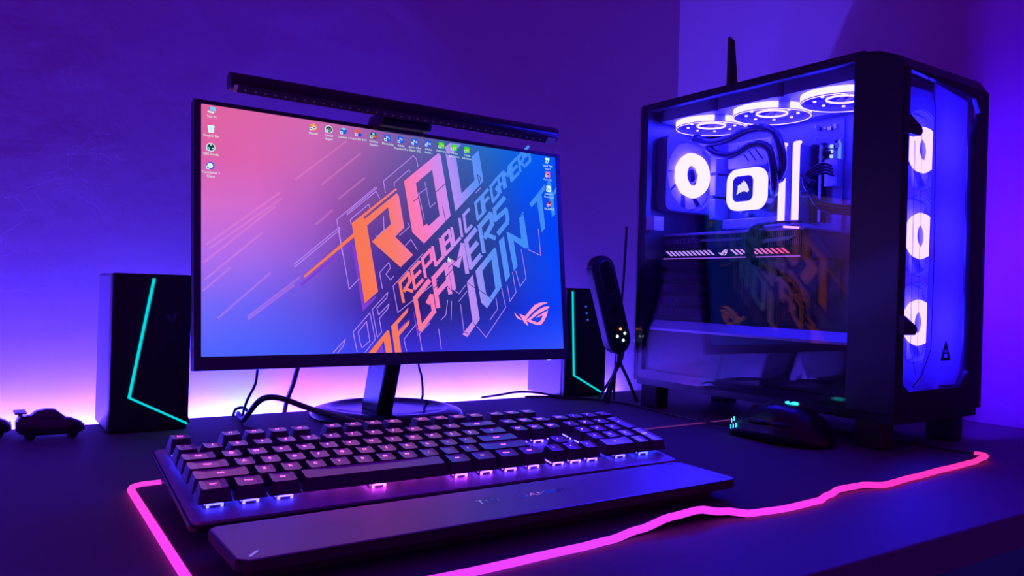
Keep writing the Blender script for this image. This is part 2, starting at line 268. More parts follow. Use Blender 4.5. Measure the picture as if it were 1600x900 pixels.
# ================================================================ setting
def wall_mat():
    m = mat('painted_plaster', (.62, .62, .64), .75)
    n = m.node_tree.nodes; l = m.node_tree.links; p = n['Principled BSDF']
    tc = n.new('ShaderNodeTexCoord'); a = n.new('ShaderNodeTexNoise'); a.inputs['Scale'].default_value = 9; a.inputs['Detail'].default_value = 10; a.inputs['Roughness'].default_value = .62
    c = n.new('ShaderNodeTexVoronoi'); c.feature = 'DISTANCE_TO_EDGE'; c.inputs['Scale'].default_value = 5.5
    mp = n.new('ShaderNodeMixRGB') if False else n.new('ShaderNodeVectorMath'); mp.operation = 'MULTIPLY_ADD'; mp.inputs[1].default_value = (.35, .35, .35)
    l.new(tc.outputs['Object'], a.inputs['Vector']); l.new(a.outputs['Color'], mp.inputs[0]); l.new(tc.outputs['Object'], mp.inputs[2]); l.new(mp.outputs[0], c.inputs['Vector'])
    r = n.new('ShaderNodeMapRange'); r.inputs['From Max'].default_value = .02; r.inputs['To Min'].default_value = 0.0; r.inputs['To Max'].default_value = 0.35
    l.new(c.outputs['Distance'], r.inputs['Value'])
    gate = n.new('ShaderNodeTexNoise'); gate.inputs['Scale'].default_value = 4.0; l.new(tc.outputs['Object'], gate.inputs['Vector'])
    gm = n.new('ShaderNodeMapRange'); gm.inputs['From Min'].default_value = .52; gm.inputs['From Max'].default_value = .62; l.new(gate.outputs['Fac'], gm.inputs['Value'])
    mu = n.new('ShaderNodeMath'); mu.operation = 'MULTIPLY'; l.new(r.outputs[0], mu.inputs[0]); l.new(gm.outputs[0], mu.inputs[1])
    ad = n.new('ShaderNodeMath'); ad.operation = 'ADD'; l.new(a.outputs['Fac'], ad.inputs[0]); l.new(mu.outputs[0], ad.inputs[1])
    b = n.new('ShaderNodeBump'); b.inputs['Strength'].default_value = .28; b.inputs['Distance'].default_value = .006
    l.new(ad.outputs[0], b.inputs['Height']); l.new(b.outputs['Normal'], p.inputs['Normal'])
    return m
M_wall = wall_mat()
WY, WX = .505, 1.15
struct('wall_back', MB().bb(-1.6, WX + .1, WY, WY + .1, -.74, 2.4), M_wall)
struct('wall_right', MB().bb(WX, WX + .1, -2.2, WY, -.74, 2.4), M_wall)
struct('floor', MB().bb(-1.6, WX + .1, -2.2, WY + .1, -.78, -.74), mat('dark_floor', (.03, .028, .03), .5, noise=.3))

# LED strip fixed along the back wall just below the desk edge, each diode its own tint
strip_root = root('led_strip', 'violet and pink LED strip glowing along the wall behind the desk', 'light strip', (.3, WY - .012, -.045))
part('backing', MB().bb(-1.0, 1.09, WY - .034, WY - .0005, -.056, -.0505), M_black, strip_root)
M_strip = emit_obj('strip_diode', STRIP)
n_seg = 46
for i in range(n_seg):
    x0 = -1.0 + 2.0 * i / n_seg; x1 = x0 + 2.0 / n_seg - .006
    k = i % 9
    c = [(.08, .034, 1), (.075, .03, 1), (.09, .036, .95), (.06, .032, 1), (.085, .036, 1), (.12, .034, .9), (.07, .03, 1), (.05, .036, 1), (.085, .036, 1)][k]
    xm = (x0 + x1) / 2
    if .19 < xm < .24: c = (.025, .06, 1.0)
    if .25 < xm < .3: c = (.24, .015, .6)
    if x0 > .75: c = tuple(q * .45 for q in c)
    part('diode', MB().bb(x0, x1, WY - .032, WY - .022, -.05, -.042), M_strip, strip_root, color=c)

# desk
desk = root('desk', 'long dark desk running along the back wall', 'desk', (.2, -.06, -.74))
M_desk = mat('dark_laminate', (.15, .135, .16), .62, bump=(300, .08, .0005), noise=.15)
part('desk_top', MB().bb(-1.1, 1.14, -.457, .335, -.03, 0), M_desk, desk, bevel=.002)
for x in (-1.05, 1.06):
    part('leg', MB().bb(x, x + .05, -.38, .28, -.74, -.03), M_black, desk)

# mouse pad with a glowing edge
pad = root('mouse_pad', 'wide black cloth desk pad with glowing pink edge in front of the monitor', 'mouse pad', (.395, -.175, 0))
M_pad = mat('pad_cloth', (.12, .11, .13), .8, spec=.25, bump=(1500, .35, .0004))
FL, FR_, BR_, BL_ = V((-.046, -.347)), V((.836, -.325)), V((.826, .0)), V((-.041, -.027))
EDGE = [(-.05, -.347, 0), (.10, -.350, 0), (.2, -.346, 0), (.231, -.344, .0002), (.266, -.339, .0018), (.301, -.338, .0064), (.33, -.338, .0078), (.36, -.338, .0028), (.385, -.347, .0), (.424, -.351, .0), (.472, -.349, 0), (.5, -.341, .0002), (.527, -.334, .0008), (.562, -.334, .0006), (.587, -.343, 0), (.648, -.338, 0), (.722, -.333, 0), (.79, -.329, 0), (.815, -.327, .002), (.84, -.325, .003)]
def padedge(x, k):                                              # the cloth's front edge is wavy and lifts off the desk in places
    for a, b in zip(EDGE, EDGE[1:]):
        if a[0] <= x <= b[0]:
            t = (x - a[0]) / (b[0] - a[0]); t = t * t * (3 - 2 * t); return a[k] + (b[k] - a[k]) * t
    return EDGE[-1][k]
def padpt(s, t):                                                # s left to right, t front to back
    p = (FL * (1 - s) + FR_ * s) * (1 - t) + (BL_ * (1 - s) + BR_ * s) * t
    rc = .022
    L_, W_ = .88, .33; dx = min(s, 1 - s) * L_; dy = min(t, 1 - t) * W_
    ly = FL.y + (FR_.y - FL.y) * (p.x - FL.x) / (FR_.x - FL.x)
    z = .0028 + padedge(p.x, 2) * max(0, 1 - t * W_ / .045) ** 2
    return V((p.x, p.y + (padedge(p.x, 1) - ly) * max(0, 1 - t * W_ / .06) ** 2, z))
g = MB(); NX, NY = 96, 18
def roundcorner(s, t):                                          # pull grid points of the corners onto a small radius
    L_, W_, rc = .88, .33, .014; x, y = s * L_, t * W_
    cx = min(max(x, rc), L_ - rc); cy = min(max(y, rc), W_ - rc); d = math.hypot(x - cx, y - cy)
    if d > rc: x = cx + (x - cx) * rc / d; y = cy + (y - cy) * rc / d
    return x / L_, y / W_
ss = [i / NX for i in range(NX + 1)]; tt = [0, .008, .02, .035, .055, .08, .12, .17, .23, .3, .4, .5, .6, .7, .8, .9, .96, .985, 1]
gv = [padpt(*roundcorner(s, t)) for t in tt for s in ss]
g.add(gv, [(j * (NX + 1) + i, j * (NX + 1) + i + 1, (j + 1) * (NX + 1) + i + 1, (j + 1) * (NX + 1) + i) for j in range(len(tt) - 1) for i in range(NX)], 0, True)
gl = [p - V((0, 0, .0026)) for p in gv]; o = len(gv)
g.add(gl, [(j * (NX + 1) + i, (j + 1) * (NX + 1) + i, (j + 1) * (NX + 1) + i + 1, j * (NX + 1) + i + 1) for j in range(len(tt) - 1) for i in range(NX)], 0, True)
part('cloth', g, M_pad, pad)
M_edge = emit_ramp('edge_tube', ((1, -.25, 0), .5), [(.0, (1.0, .05, .52)), (.12, (.72, .04, .9)), (.35, (.68, .045, .95)), (.55, (.85, .04, .8)), (.75, (1.0, .03, .48)), (1.0, (1.0, .035, .33))], 1.25)
def edgepath(side):
    if side == 'front':
        a = [roundcorner(0, .042 * (1 - i / 6)) for i in range(6)]
        a = [roundcorner(0, .03)] + [roundcorner(i / 120, 0) for i in range(121)] + [roundcorner(1, .03), roundcorner(1, .05)]
    elif side == 'left': a = [roundcorner(.03, 1), roundcorner(.012, 1), roundcorner(.006, 1), roundcorner(0, 1), roundcorner(0, .985), roundcorner(0, .96)] + [roundcorner(0, .94 - .91 * i / 20) for i in range(21)]
    elif side == 'back': a = [roundcorner(.03 + .97 * i / 40, 1) for i in range(41)]
    else: a = [roundcorner(1, .05 + .95 * i / 20) for i in range(21)]
    return [padpt(*q) + V((0, 0, .0005)) for q in a]
part('glow_edge', MB().tube(edgepath('front'), .0031, 8), M_edge, pad, label='pink glowing front edge tube')
part('glow_edge', MB().tube(edgepath('left'), .0031, 8), M_edge, pad, label='pink glowing left edge tube')
M_edge_dim = emit('edge_tube_far', (.6, .08, .8), .22)
part('far_edge', MB().tube(edgepath('back'), .0012, 6), M_edge_dim, pad, label='thin dim far edge')
part('far_edge', MB().tube(edgepath('right'), .0016, 6), M_rub, pad)

# ================================================================ monitor
mon = root('monitor', 'flat monitor on round stand showing a pink and blue wallpaper with slanted lettering', 'monitor', (.335, .25, 0))
tilt, myaw = .1201, .0163
MX = V((math.cos(myaw), math.sin(myaw), 0)); MU = V((-math.sin(myaw) * math.sin(tilt), math.cos(myaw) * math.sin(tilt), math.cos(tilt))); MN = MX.cross(MU)
MO = V((.3223, .1673, .0969)) - MX * .2635
fs_ = frame(MO, MX, MU)                                          # screen frame: metres right, metres up, metres towards the viewer
fm = lambda a, b, c=0: fs_(a / 1000, b / 1000, c / 1000)         # the same in millimetres
out = [(-8.5, -16), (535.5, -16), (535.5, 301.5), (-8.5, 301.5)]
part('bezel', MB().ringflat(out, [(0, 0), (527, 0), (527, 296.4), (0, 296.4)], fm, -6, 1.2), mat('bezel_plastic', (.065, .06, .075), .45), mon, bevel=.0008)
part('back_cover', MB().prism(out, fm, -14, -6).prism(rrect(300, 190, 20, 4, 263, 130), fm, -42, -14), M_satin, mon, bevel=.002)
part('status_light', MB().prism([(495, -17.2), (501, -17.2), (501, -15.8), (495, -15.8)], fm, -2, .4), emit('status_white', (.6, .6, 1), 1.5), mon)
GRID = [
 [(225,100,160),(220,100,170),(212,105,178),(180,100,176),(125,95,172),(75,95,172),(40,105,200),(10,95,230),(0,85,255)],
 [(222,95,168),(220,100,180),(200,100,185),(150,88,172),(100,78,158),(70,80,160),(45,85,170),(8,80,238),(0,75,255)],
 [(215,110,205),(208,105,208),(175,92,195),(125,70,160),(90,62,148),(60,66,146),(45,70,155),(20,68,222),(0,66,255)],
 [(185,108,238),(165,105,235),(138,88,212),(92,56,172),(58,38,132),(48,54,132),(38,56,146),(28,66,212),(5,66,255)],
 [(118,105,252),(108,96,248),(98,80,225),(72,48,178),(46,28,120),(42,40,135),(36,42,160),(24,52,224),(10,62,255)],
 [(78,100,255),(72,95,255),(68,84,250),(62,62,238),(58,46,222),(56,50,224),(46,60,240),(45,72,252),(55,82,255)]]
NXs, NYs = 48, 30; sv, sc_ = [], []
for j in range(NYs + 1):
    for i in range(NXs + 1):
        x, y = i / NXs * 8, (1 - j / NYs) * 5; i0, j0 = min(7, int(x)), min(4, int(y)); fx, fy = x - i0, y - j0
        q = [(GRID[j0][i0][k] * (1 - fx) + GRID[j0][i0 + 1][k] * fx) * (1 - fy) + (GRID[j0 + 1][i0][k] * (1 - fx) + GRID[j0 + 1][i0 + 1][k] * fx) * fy for k in range(3)]
        sv.append(fm(527 * i / NXs, 296.4 * j / NYs, 0)); sc_.append(lin(q))
sm_ = MB().add(sv, [(j * (NXs + 1) + i, j * (NXs + 1) + i + 1, (j + 1) * (NXs + 1) + i + 1, (j + 1) * (NXs + 1) + i) for j in range(NYs) for i in range(NXs)])
screen = part('screen', sm_, emit_attr('screen_picture', 1.0), mon, label='lit screen with wallpaper and desktop icons', cols=sc_)
# lettering colours run orange, pink, pale blue, blue from left to right across the picture
bx = fm(0, 0) - V((.335, .25, 0))
M_let = emit_ramp('wallpaper_letters', ((1 / .527, 0, .35), -bx.x / .527 - .105), [(.0, lin((255, 128, 72))), (.34, lin((255, 122, 85))), (.44, lin((255, 125, 110))), (.54, lin((255, 125, 200))), (.63, lin((205, 145, 250))), (.72, lin((100, 150, 255))), (.84, lin((70, 145, 255))), (1, lin((60, 140, 255)))], .95)
M_line = emit('wallpaper_lines', lin((190, 140, 252)), .95); M_shad = emit('wallpaper_shadow', lin((135, 65, 225)), .9)
M_cut = emit('wallpaper_cuts', lin((60, 35, 120)), .9); M_streak = glow_line('wallpaper_streaks', lin((255, 150, 215)), .2)
M_logo = emit('wallpaper_emblem', lin((255, 150, 205)), 1.0)
for q in SHADOW: part('wallpaper_shadow', MB().flat(q, fm, .25), M_shad, screen)
for q in LINE: part('wallpaper_outline', MB().line(q, 1.05, fm, .3), M_line, screen)
for q in STREAK: part('wallpaper_streak', MB().line(q, 2.6, fm, .2), M_streak, screen)
GL = {  # stroke letters in a unit cell
 'R': [[(0, 0), (0, 1), (1, 1), (1, .58), (.3, .42)], [(.36, .5), (1, .02)]], 'E': [[(.95, 1), (0, 1), (0, 0), (.95, 0)], [(0, .52), (.85, .52)]],
 'P': [[(0, 0), (0, 1), (1, 1), (1, .45), (.15, .45)]], 'U': [[(0, 1), (0, 0), (1, 0), (1, 1)]], 'B': [[(0, 0), (0, 1), (.92, 1), (.92, .54), (1, .5), (1, 0), (0, 0)], [(0, .52), (.92, .52)]],
 'L': [[(0, 1), (0, 0), (.9, 0)]], 'I': [[(0, 0), (0, 1)]], 'C': [[(.95, 1), (0, 1), (0, 0), (.95, 0)]], 'O': [[(0, 0), (0, 1), (1, 1), (1, 0), (0, 0)]],
 'F': [[(0, 0), (0, 1), (1, 1)], [(0, .52), (.9, .52)]], 'G': [[(1, 1), (0, 1), (0, 0), (1, 0), (1, .5), (.75, .45)]], 'A': [[(0, 0), (0, 1), (1, 1), (1, 0)], [(0, .42), (1, .42)]],
 'M': [[(0, 0), (0, 1), (.5, .55), (1, 1), (1, 0)]], 'S': [[(1, 1), (.1, 1), (0, .75), (0, .62), (1, .5), (1, .12), (.9, 0), (.1, 0)]]}
def strokes(L_, wd, k):
    for i, (ch, b, u_) in enumerate(L_):
        nx_ = L_[i + 1][1] if i + 1 < len(L_) else [b[0] * 2 - L_[i - 1][1][0], b[1] * 2 - L_[i - 1][1][1]]
        ax = (nx_[0] - b[0], nx_[1] - b[1]); d = math.hypot(*ax)
        if d > k * 1.25: ax = (ax[0] * k / d, ax[1] * k / d)
        g_ = .76 * {'C': .62, 'F': .85}.get(ch, 1); ax = (ax[0] * g_, ax[1] * g_); b = (b[0] + ax[0] * .08, b[1] + ax[1] * .08)
        mb = MB()
        for s_ in GL[ch]:
            mb.line([(b[0] + ax[0] * p + u_[0] * q, b[1] + ax[1] * p + u_[1] * q) for p, q in s_], wd, fm, .5)
        part('wallpaper_letter', mb, M_let, screen)
for q in BIG: part('wallpaper_letter', MB().flat(q, fm, .5), M_let, screen)
for a, b in RING: part('wallpaper_letter', MB().ringflat(a, b, fm, .5, None), M_let, screen)
strokes(L1, 4.3, 23)
strokes(L2, 6.6, 40)
for q in CUT: part('wallpaper_cut', MB().line(q, .9, fm, .7), M_cut, screen)
lg = MB()
for q in LOGO: lg.flat(q, fm, .5)
part('wallpaper_emblem', lg, M_logo, screen, label='pink winged eye emblem')
part('mouse_pointer', MB().flat(POINTER, fm, .9), emit('pointer', (.6, 1, .8), 1), screen)
EC = {k: emit('icon_' + k, lin(c), 1.0) for k, c in dict(white=(215, 250, 245), paper=(190, 235, 255), sky=(120, 205, 255), blue=(30, 90, 230), navy=(10, 50, 170), green=(40, 225, 20), dark=(15, 70, 70), orange=(255, 170, 40), red=(255, 90, 40), pink=(255, 110, 170), yellow=(250, 225, 80), plum=(110, 30, 90)).items()}
EK = list(EC); ix = EK.index; EL = [EC[k] for k in EK]
def icon(t, u_, v_, k):
    m = MB(); P = lambda l, c, z=.6: m.flat([(u_ + a, v_ + b) for a, b in l], fm, z, ix(c)); DK = lambda r, c, x=0, y=0, z=.6: P(circ(r, 16, x, y), c, z)
    if k == 'pc': P([(-2.6, 4), (3.4, 4), (4.6, -1), (-1.6, -1)], 'sky'); P([(-4.6, -1.4), (3.2, -2.2), (1.2, -4.2), (-5.4, -3)], 'white')
    elif k == 'bin': P([(-4, 4.5), (4, 4.5), (3, -4.5), (-3, -4.5)], 'white'); P([(-2, 1.5), (2, 1.5), (1.2, -2), (-1.2, -2)], 'paper', .8)
    elif k in ('ring', 'ring2'):
        DK(5.2, 'white'); DK(4.2, 'dark', 0, 0, .7)
        if k == 'ring': [P([(math.cos(R(a)) * 2.6 + x, math.sin(R(a)) * 2.6 + y) for x, y in ((-1, -.6), (1, -.6), (.6, 1), (-.6, 1))], 'white', .8) for a in (90, 210, 330)]
        else: m.text('u', fm, u_, v_ - 2.6, 9.5, .8, ix('white'))
    elif k == 'drop': DK(4.6, 'blue'); DK(3.2, 'white', -.4, 0, .7); P([(-5, -1), (-2, -1), (-2, -4.5), (-5, -4.5)], 'paper', .8)
    elif k == 'orange': DK(3.6, 'orange', 1, -.4); P([(-5, 2.5), (1, 5.2), (2, 4), (-2, .8)], 'orange', .65); DK(2, 'white', 1, -.4, .7); DK(1.1, 'blue', 1, -.4, .8)
    elif k == 'cube': P([(0, 4.8), (4, 3), (4, -2.4), (0, -4.4), (-4, -2.4), (-4, 3)], 'blue'); P([(0, 4.8), (4, 3), (0, 1), (-4, 3)], 'sky', .7)
    elif k == 'fc': P([(-4, 4.8), (2, 4.8), (2, 3), (-2, 3), (-2, 1.4), (1, 1.4), (1, -.2), (-2, -.2), (-2, -4), (-4, -4)], 'red'); DK(2.6, 'blue', 2.2, -2, .7); DK(1.1, 'navy', 2.2, -2, .8)
    elif k == 'tri': P(rrect(8.5, 9, 2, 3), 'dark'); DK(1.9, 'sky', 0, 2, .7); DK(1.9, 'green', -2, -1.6, .7); DK(1.9, 'red', 2, -1.6, .7)
    elif k in ('Ps', 'Pr', 'Ae', 'Au'): P(rrect(9, 9, 1.6, 3), 'blue'); m.text(k, fm, u_ + .4, v_ - 1.6, 6.4, .8, ix('white'))
    elif k in ('Dn', 'Sg'): P(rrect(9, 9, 1.6, 3), 'green'); m.text(k, fm, u_ + .4, v_ - 1.6, 6.2, .8, ix('yellow'))
    elif k == 'V': P([(-4.4, 4.6), (4.4, 4.6), (4, 1), (-4, 1)], 'white'); m.text('V', fm, u_, v_ - 5, 11, .7, ix('paper'))
    elif k == 'pink': P([(-4, 4.6), (4, 4.6), (4, -4.6), (-4, -4.6)], 'pink'); P([(-2, .8), (2.4, 1.2), (2, -.8), (-2.2, -.6)], 'plum', .8)
    elif k == 'page': P([(-4, 4.8), (4, 4.8), (4, -4.8), (-4, -4.8)], 'white'); P([(-1.8, -2), (0, 3), (1.8, -2), (.8, -2), (0, .8), (-.8, -2)], 'dark', .8)
    else: P([(-3.4, 4.4), (3.4, 4.4), (3.4, -4.4), (-3.4, -4.4)], 'plum'); P([(-3, 2), (0, -1), (3, 2), (3, -3.6), (-3, -3.6)], 'pink', .7)
    if k not in ('pc', 'bin'):
        P([(-5, -.8), (-1.4, -.8), (-1.4, -4.4), (-5, -4.4)], 'white', .9); P([(-4, -1.6), (-2.2, -1.6), (-2.2, -3.4), (-4, -3.4)], 'blue', .95)
    for i, s_ in enumerate(t.split('\n')): m.text(s_, fm, u_, v_ - 9.6 - 4.6 * i, 4.3, .9, ix('white'), sx=.9)
    part('desktop_icon', m, EL, screen)
for q in ICON: icon(*q)
# stand
nk = MB()
def neck(y0, z0, y1, z1, x0, x1, th): nk.add([(x, y + d, z) for (y, z) in ((y0, z0), (y1, z1)) for x in (x0, x1) for d in (0, th)], [(0, 1, 3, 2), (4, 6, 7, 5), (0, 2, 6, 4), (1, 5, 7, 3), (0, 4, 5, 1), (2, 3, 7, 6)])
neck(.222, .008, .187, .115, .305, .329, .056)
part('stand_neck', nk, M_satin, mon, bevel=.003)
part('stand_base', MB().lathe([(0, .0), (.108, .0), (.109, .003), (.104, .009), (.088, .0135), (.082, .0135), (.079, .0105), (.04, .0095), (0, .0095)], (.335, .252, 0), (0, 0, 1), 64), M_gloss, mon)

# light bar above the monitor
lb = root('light_bar', 'black monitor light bar clipped on the top edge of the monitor, switched off', 'lamp', (.318, .2, .39))
part('bar', MB().prism([(.0105 * math.cos(R(a)), .0105 * math.sin(R(a))) for a in range(0, 360, 20)], frame((.080, .163, .4145), (0, 1, 0), (0, 0, 1)), 0, .4705, smooth=True), M_satin, lb, bevel=.0008)
fl = frame((.084, .1575, .4065), (1, 0, -.004), (0, -.62, .55))
part('lens', MB().prism([(0, -.0045), (.4605, -.0045), (.4605, .0055), (0, .0055)], fl, -.001, .0022), mat('smoked_lens', (.06, .05, .07), .2), lb)
M_led = mat('unlit_led', (.3, .28, .36), .3)
for i in range(38): part('led', MB().prism([(.012 + i * .0117, -.001), (.0145 + i * .0117, -.001), (.0145 + i * .0117, .0015), (.012 + i * .0117, .0015)], fl, .0022, .0027), M_led, lb)
part('end_cap', MB().prism([(0, -.005), (.004, -.005), (.004, .006), (0, .006)], fl, .0015, .003), mat('pale_cap', (.75, .5, .5), .4), lb)
part('end_cap', MB().prism([(.446, -.005), (.4605, -.005), (.4605, .006), (.446, .006)], fl, .0015, .003), mat('pale_cap_grey', (.5, .5, .5), .4), lb)
part('clip', MB().prism([(-.036, -.009), (.036, -.009), (.039, -.002), (.03, .012), (-.03, .012)], frame((.312, .176, .4015), (1, 0, 0), (0, 0, 1)), -.05, .006), M_black, lb, bevel=.003)
part('clip_lip', MB().bb(.276, .346, .187, .194, .3885, .3935), M_grey, lb, bevel=.001)
part('counterweight', MB().bb(.288, .336, .218, .245, .32, .405), M_black, lb, bevel=.006)
# ================================================================ keyboard
kb_o = V((-.028, -.214, .0115)); kyaw = R(-.35); ktilt = R(8.2); U = .0202
KX = V((math.cos(kyaw), math.sin(kyaw), 0)); KY = V((-math.sin(kyaw) * math.cos(ktilt), math.cos(kyaw) * math.cos(ktilt), math.sin(ktilt)))
kf = frame(kb_o, KX, KY)
kb = root('keyboard', 'full size black backlit keyboard with floating keycaps on the desk pad', 'keyboard', (.195, -.15, .003))
M_plate = mat('plate', (.5, .5, .55), .45, .2)
KW = .4605
part('case', MB().prism(rrect(KW, .156, .006, 4, KW / 2 - .003, .0745), kf, .001, .006).prism(rrect(KW - .03, .135, .006, 4, KW / 2 - .003, .0775), kf, -.0045, .001), M_black, kb, bevel=.0012)
part('top_plate', MB().prism(rrect(KW - .003, .153, .005, 4, KW / 2 - .003, .0745), kf, .006, .008), M_plate, kb)
for x in (.02, KW - .05):
    q = kf(x, .125, -.008); part('foot', MB().bb(q.x, q.x + .03, q.y - .006, q.y + .004, .0035, q.z + .001), M_rub, kb)
M_side = mat('keycap_side', (.075, .07, .09), .4)
M_cap = mat('keycap', (.75, .72, .78), .36, .8, spec=.8, bump=(2500, .15, .0002))  # tops far paler than the sides, screen light put into the colour
M_sw = mat('switch_housing', (.55, .55, .65), .15, trans=.6)
M_swl = emit_obj('switch_light', 17.0); M_leg = emit_obj('legend_light', 4.0)
def keylight(x):
    t = x / 22.5
    st = [(0, (.03, .028, 1)), (.14, (.05, .028, 1)), (.22, (.4, .03, .8)), (.33, (.5, .035, .6)), (.45, (.4, .03, .8)), (.55, (.13, .03, 1)), (1, (.012, .03, 1))]
    for (a, p), (b, q) in zip(st, st[1:]):
        if a <= t <= b: k = (t - a) / (b - a); return tuple(p[i] * (1 - k) + q[i] * k for i in range(3))
def leglight(x):
    t = x / 22.5; a, m_, b = (1, .1, .75), (1, .12, .5), (.3, .2, 1)
    return tuple(a[i] * (1 - 2 * t) + m_[i] * 2 * t for i in range(3)) if t < .5 else tuple(m_[i] * (2 - 2 * t) + b[i] * (2 * t - 1) for i in range(3))
CAPS = {}
def cap_mesh(w_, h_, row):                                       # sculpted, hollow-topped keycap in its own frame
    key = (w_, h_, row)
    if key in CAPS: return CAPS[key]
    W2, H2 = (w_ * U - .0009) / 2, (h_ * U - .0009) / 2; hb = .0125; ht = .0222 + (.0016 if row == 5 else .0008 if row == 4 else 0)
    lean = [.0008, .0006, .0003, 0, -.0004, -.0007][row]
    m = MB(); rb = rrect(2 * W2, 2 * H2, .0012, 2); rm = rrect(2 * W2 - .0012, 2 * H2 - .001, .0014, 2, 0, .0002); rtp = rrect(2 * W2 - .0056, 2 * H2 - .0054, .002, 2, 0, .0009)
    n = len(rb); vs = []
    for r_, z in ((rb, hb), (rm, hb + .0012)): vs += [V((a, b, z)) for a, b in r_]
    for a, b in rtp: vs.append(V((a, b, ht + lean * (b / H2) * 1.2 + .0007 * (2 * a / (2 * W2 - .0056)) ** 2)))
    ins = [V((a * .55, b * .9, ht + lean * (b * .9 / H2) * 1.2 - .0001)) for a, b in rtp]; vs += ins
    fs = [tuple(range(n - 1, -1, -1))]
    for L_ in range(3):
        for i in range(n): j = (i + 1) % n; fs.append((L_ * n + i, L_ * n + j, (L_ + 1) * n + j, (L_ + 1) * n + i))
    fs.append(tuple(range(3 * n, 4 * n)))
    m.add(vs, fs, 0, False); me = bpy.data.meshes.new('keycap'); me.from_pydata([tuple(v) for v in m.v], [], m.f); me.materials.append(M_side); me.materials.append(M_cap)
    me.polygons.foreach_set('material_index', [0] + [0] * (2 * n) + [1] * (n + 1)); me.update()
    CAPS[key] = (me, ht); return CAPS[key]
SW = None
KM = Matrix((( KX.x, KY.x, KX.cross(KY).x, 0), (KX.y, KY.y, KX.cross(KY).y, 0), (KX.z, KY.z, KX.cross(KY).z, 0), (0, 0, 0, 1)))
def place(o, a, b, c): o.matrix_local = INV[kb.name] @ Matrix.Translation(kf(a, b, c)) @ KM
sw_me = bpy.data.meshes.new('switch')
m = MB().prism(rrect(.0142, .0142, .001, 1), lambda a, b, c=0: V((a, b, c)), .008, .0098).prism(rrect(.0118, .0118, .001, 1), lambda a, b, c=0: V((a, b, c)), .0098, .0165)
m.prism(rrect(.0012, .009, .0003, 1, -.0062, 0), lambda a, b, c=0: V((a, b, c)), .0100, .0113, 1)
m.prism(rrect(.009, .0012, .0003, 1, 0, -.0062), lambda a, b, c=0: V((a, b, c)), .0100, .0113, 1)
for sx in (-1, 1): m.prism(rrect(.002, .0009, .0003, 1, sx * .005, -.0074), lambda a, b, c=0: V((a, b, c)), .0086, .0112, 1)
sw_me.from_pydata([tuple(v) for v in m.v], [], m.f); sw_me.materials.append(M_sw); sw_me.materials.append(M_swl); sw_me.polygons.foreach_set('material_index', m.mi); sw_me.update()
ROWY = [.0165 + U * r_ for r_ in range(5)] + [.0165 + U * 5.22]
for r_, row in enumerate(ROWS):
    x = 0.0
    for k in row:
        if not isinstance(k, tuple): x += k; continue
        leg, w_ = k; h_ = 2 if (r_, leg) in ((0, 'Enter'), (3, '+')) and x > 18 else 1
        ln_ = .0 if h_ == 1 else U / 2
        if r_ == 3 and leg == '+': ln_ = -U / 2
        me, ht = cap_mesh(w_, h_, r_); a = .005 + (x + w_ / 2) * U; b = ROWY[r_] + U / 2 + ln_
        o = bpy.data.objects.new('keycap', me); C.objects.link(o); o.parent = kb; place(o, a, b, 0)
        s_ = bpy.data.objects.new('switch', sw_me); C.objects.link(s_); s_.parent = kb; place(s_, a, b, 0); s_.color = (*keylight(x + w_ / 2), 1)
        if leg:
            t = MB(); sz = .0046 if len(leg) == 1 else .0036 if len(leg) < 4 else .003
            t.text(leg, lambda p, q, c=0: V((p, q, c)), 0, .0016 if h_ == 1 else .004, sz, ht + .00025)
            lm = bpy.data.meshes.new('legend'); lm.from_pydata([tuple(v) for v in t.v], [], t.f); lm.materials.append(M_leg); lm.update()
            l_ = bpy.data.objects.new('legend', lm); C.objects.link(l_); l_.parent = o; l_.color = (*leglight(x), 1)
        x += w_
# braided lead of the keyboard
part('cable', MB().tube(smooth_path([(.2, -.058, .03), (.207, -.035, .034), (.19, .02, .036), (.165, .09, .041), (.142, .12, .05), (.128, .135, .051), (.121, .15, .044), (.122, .19, .025), (.135, .26, .006), (.145, .32, .0042)]), .0035, 8), M_cable, kb)

# wrist rest
wr = root('wrist_rest', 'flat soft black wrist rest with slanted lettering in front of the keyboard', 'wrist rest', (.195, -.28, .003))
wf = frame((-.0258, -.3154, .022), (math.cos(.0124), math.sin(.0124), 0), (-math.sin(.0124), math.cos(.0124), 0))
M_wr = mat('soft_leatherette', (.45, .43, .47), .38, .5, spec=.6, bump=(1800, .3, .0003))
part('cushion', MB().prism([(0, .006), (.006, 0), (.431, .0), (.437, .004), (.44, .0705), (.432, .0762), (.006, .0762), (.001, .072)], wf, -.0085, 0), [M_wr, M_rub], wr, bevel=.0015)
for p in wr.children[0].data.polygons:
    if p.normal.z < .5: p.material_index = 1
part('rubber_base', MB().prism(rrect(.416, .05, .006, 3, .22, .044), wf, -.019, -.0085), M_rub, wr)
M_foil = mat('mirror_foil', (.95, .97, 1), .07, 1.0)
slant = lambda fr: (lambda a, b, c=0: fr(a + b * .25, b, c))
part('lettering', MB().text('TUF', slant(wf), .1775, .037, .0125, .0003, sx=1.05, align=0).text('GAMING', slant(wf), .216, .037, .0125, .0003, sx=1.05, align=0), M_foil, wr, label='mirror foil lettering')
for a0, b0, a1, b1 in ((.0085, .006, .015, .0135), (.4315, .0055, .4225, .011), (.4215, .069, .4265, .069)):
    part('corner_mark', MB().line([(a0, b0), (a1, b1)], .0022, wf, .0003), M_foil if a0 < .1 else M_black, wr)

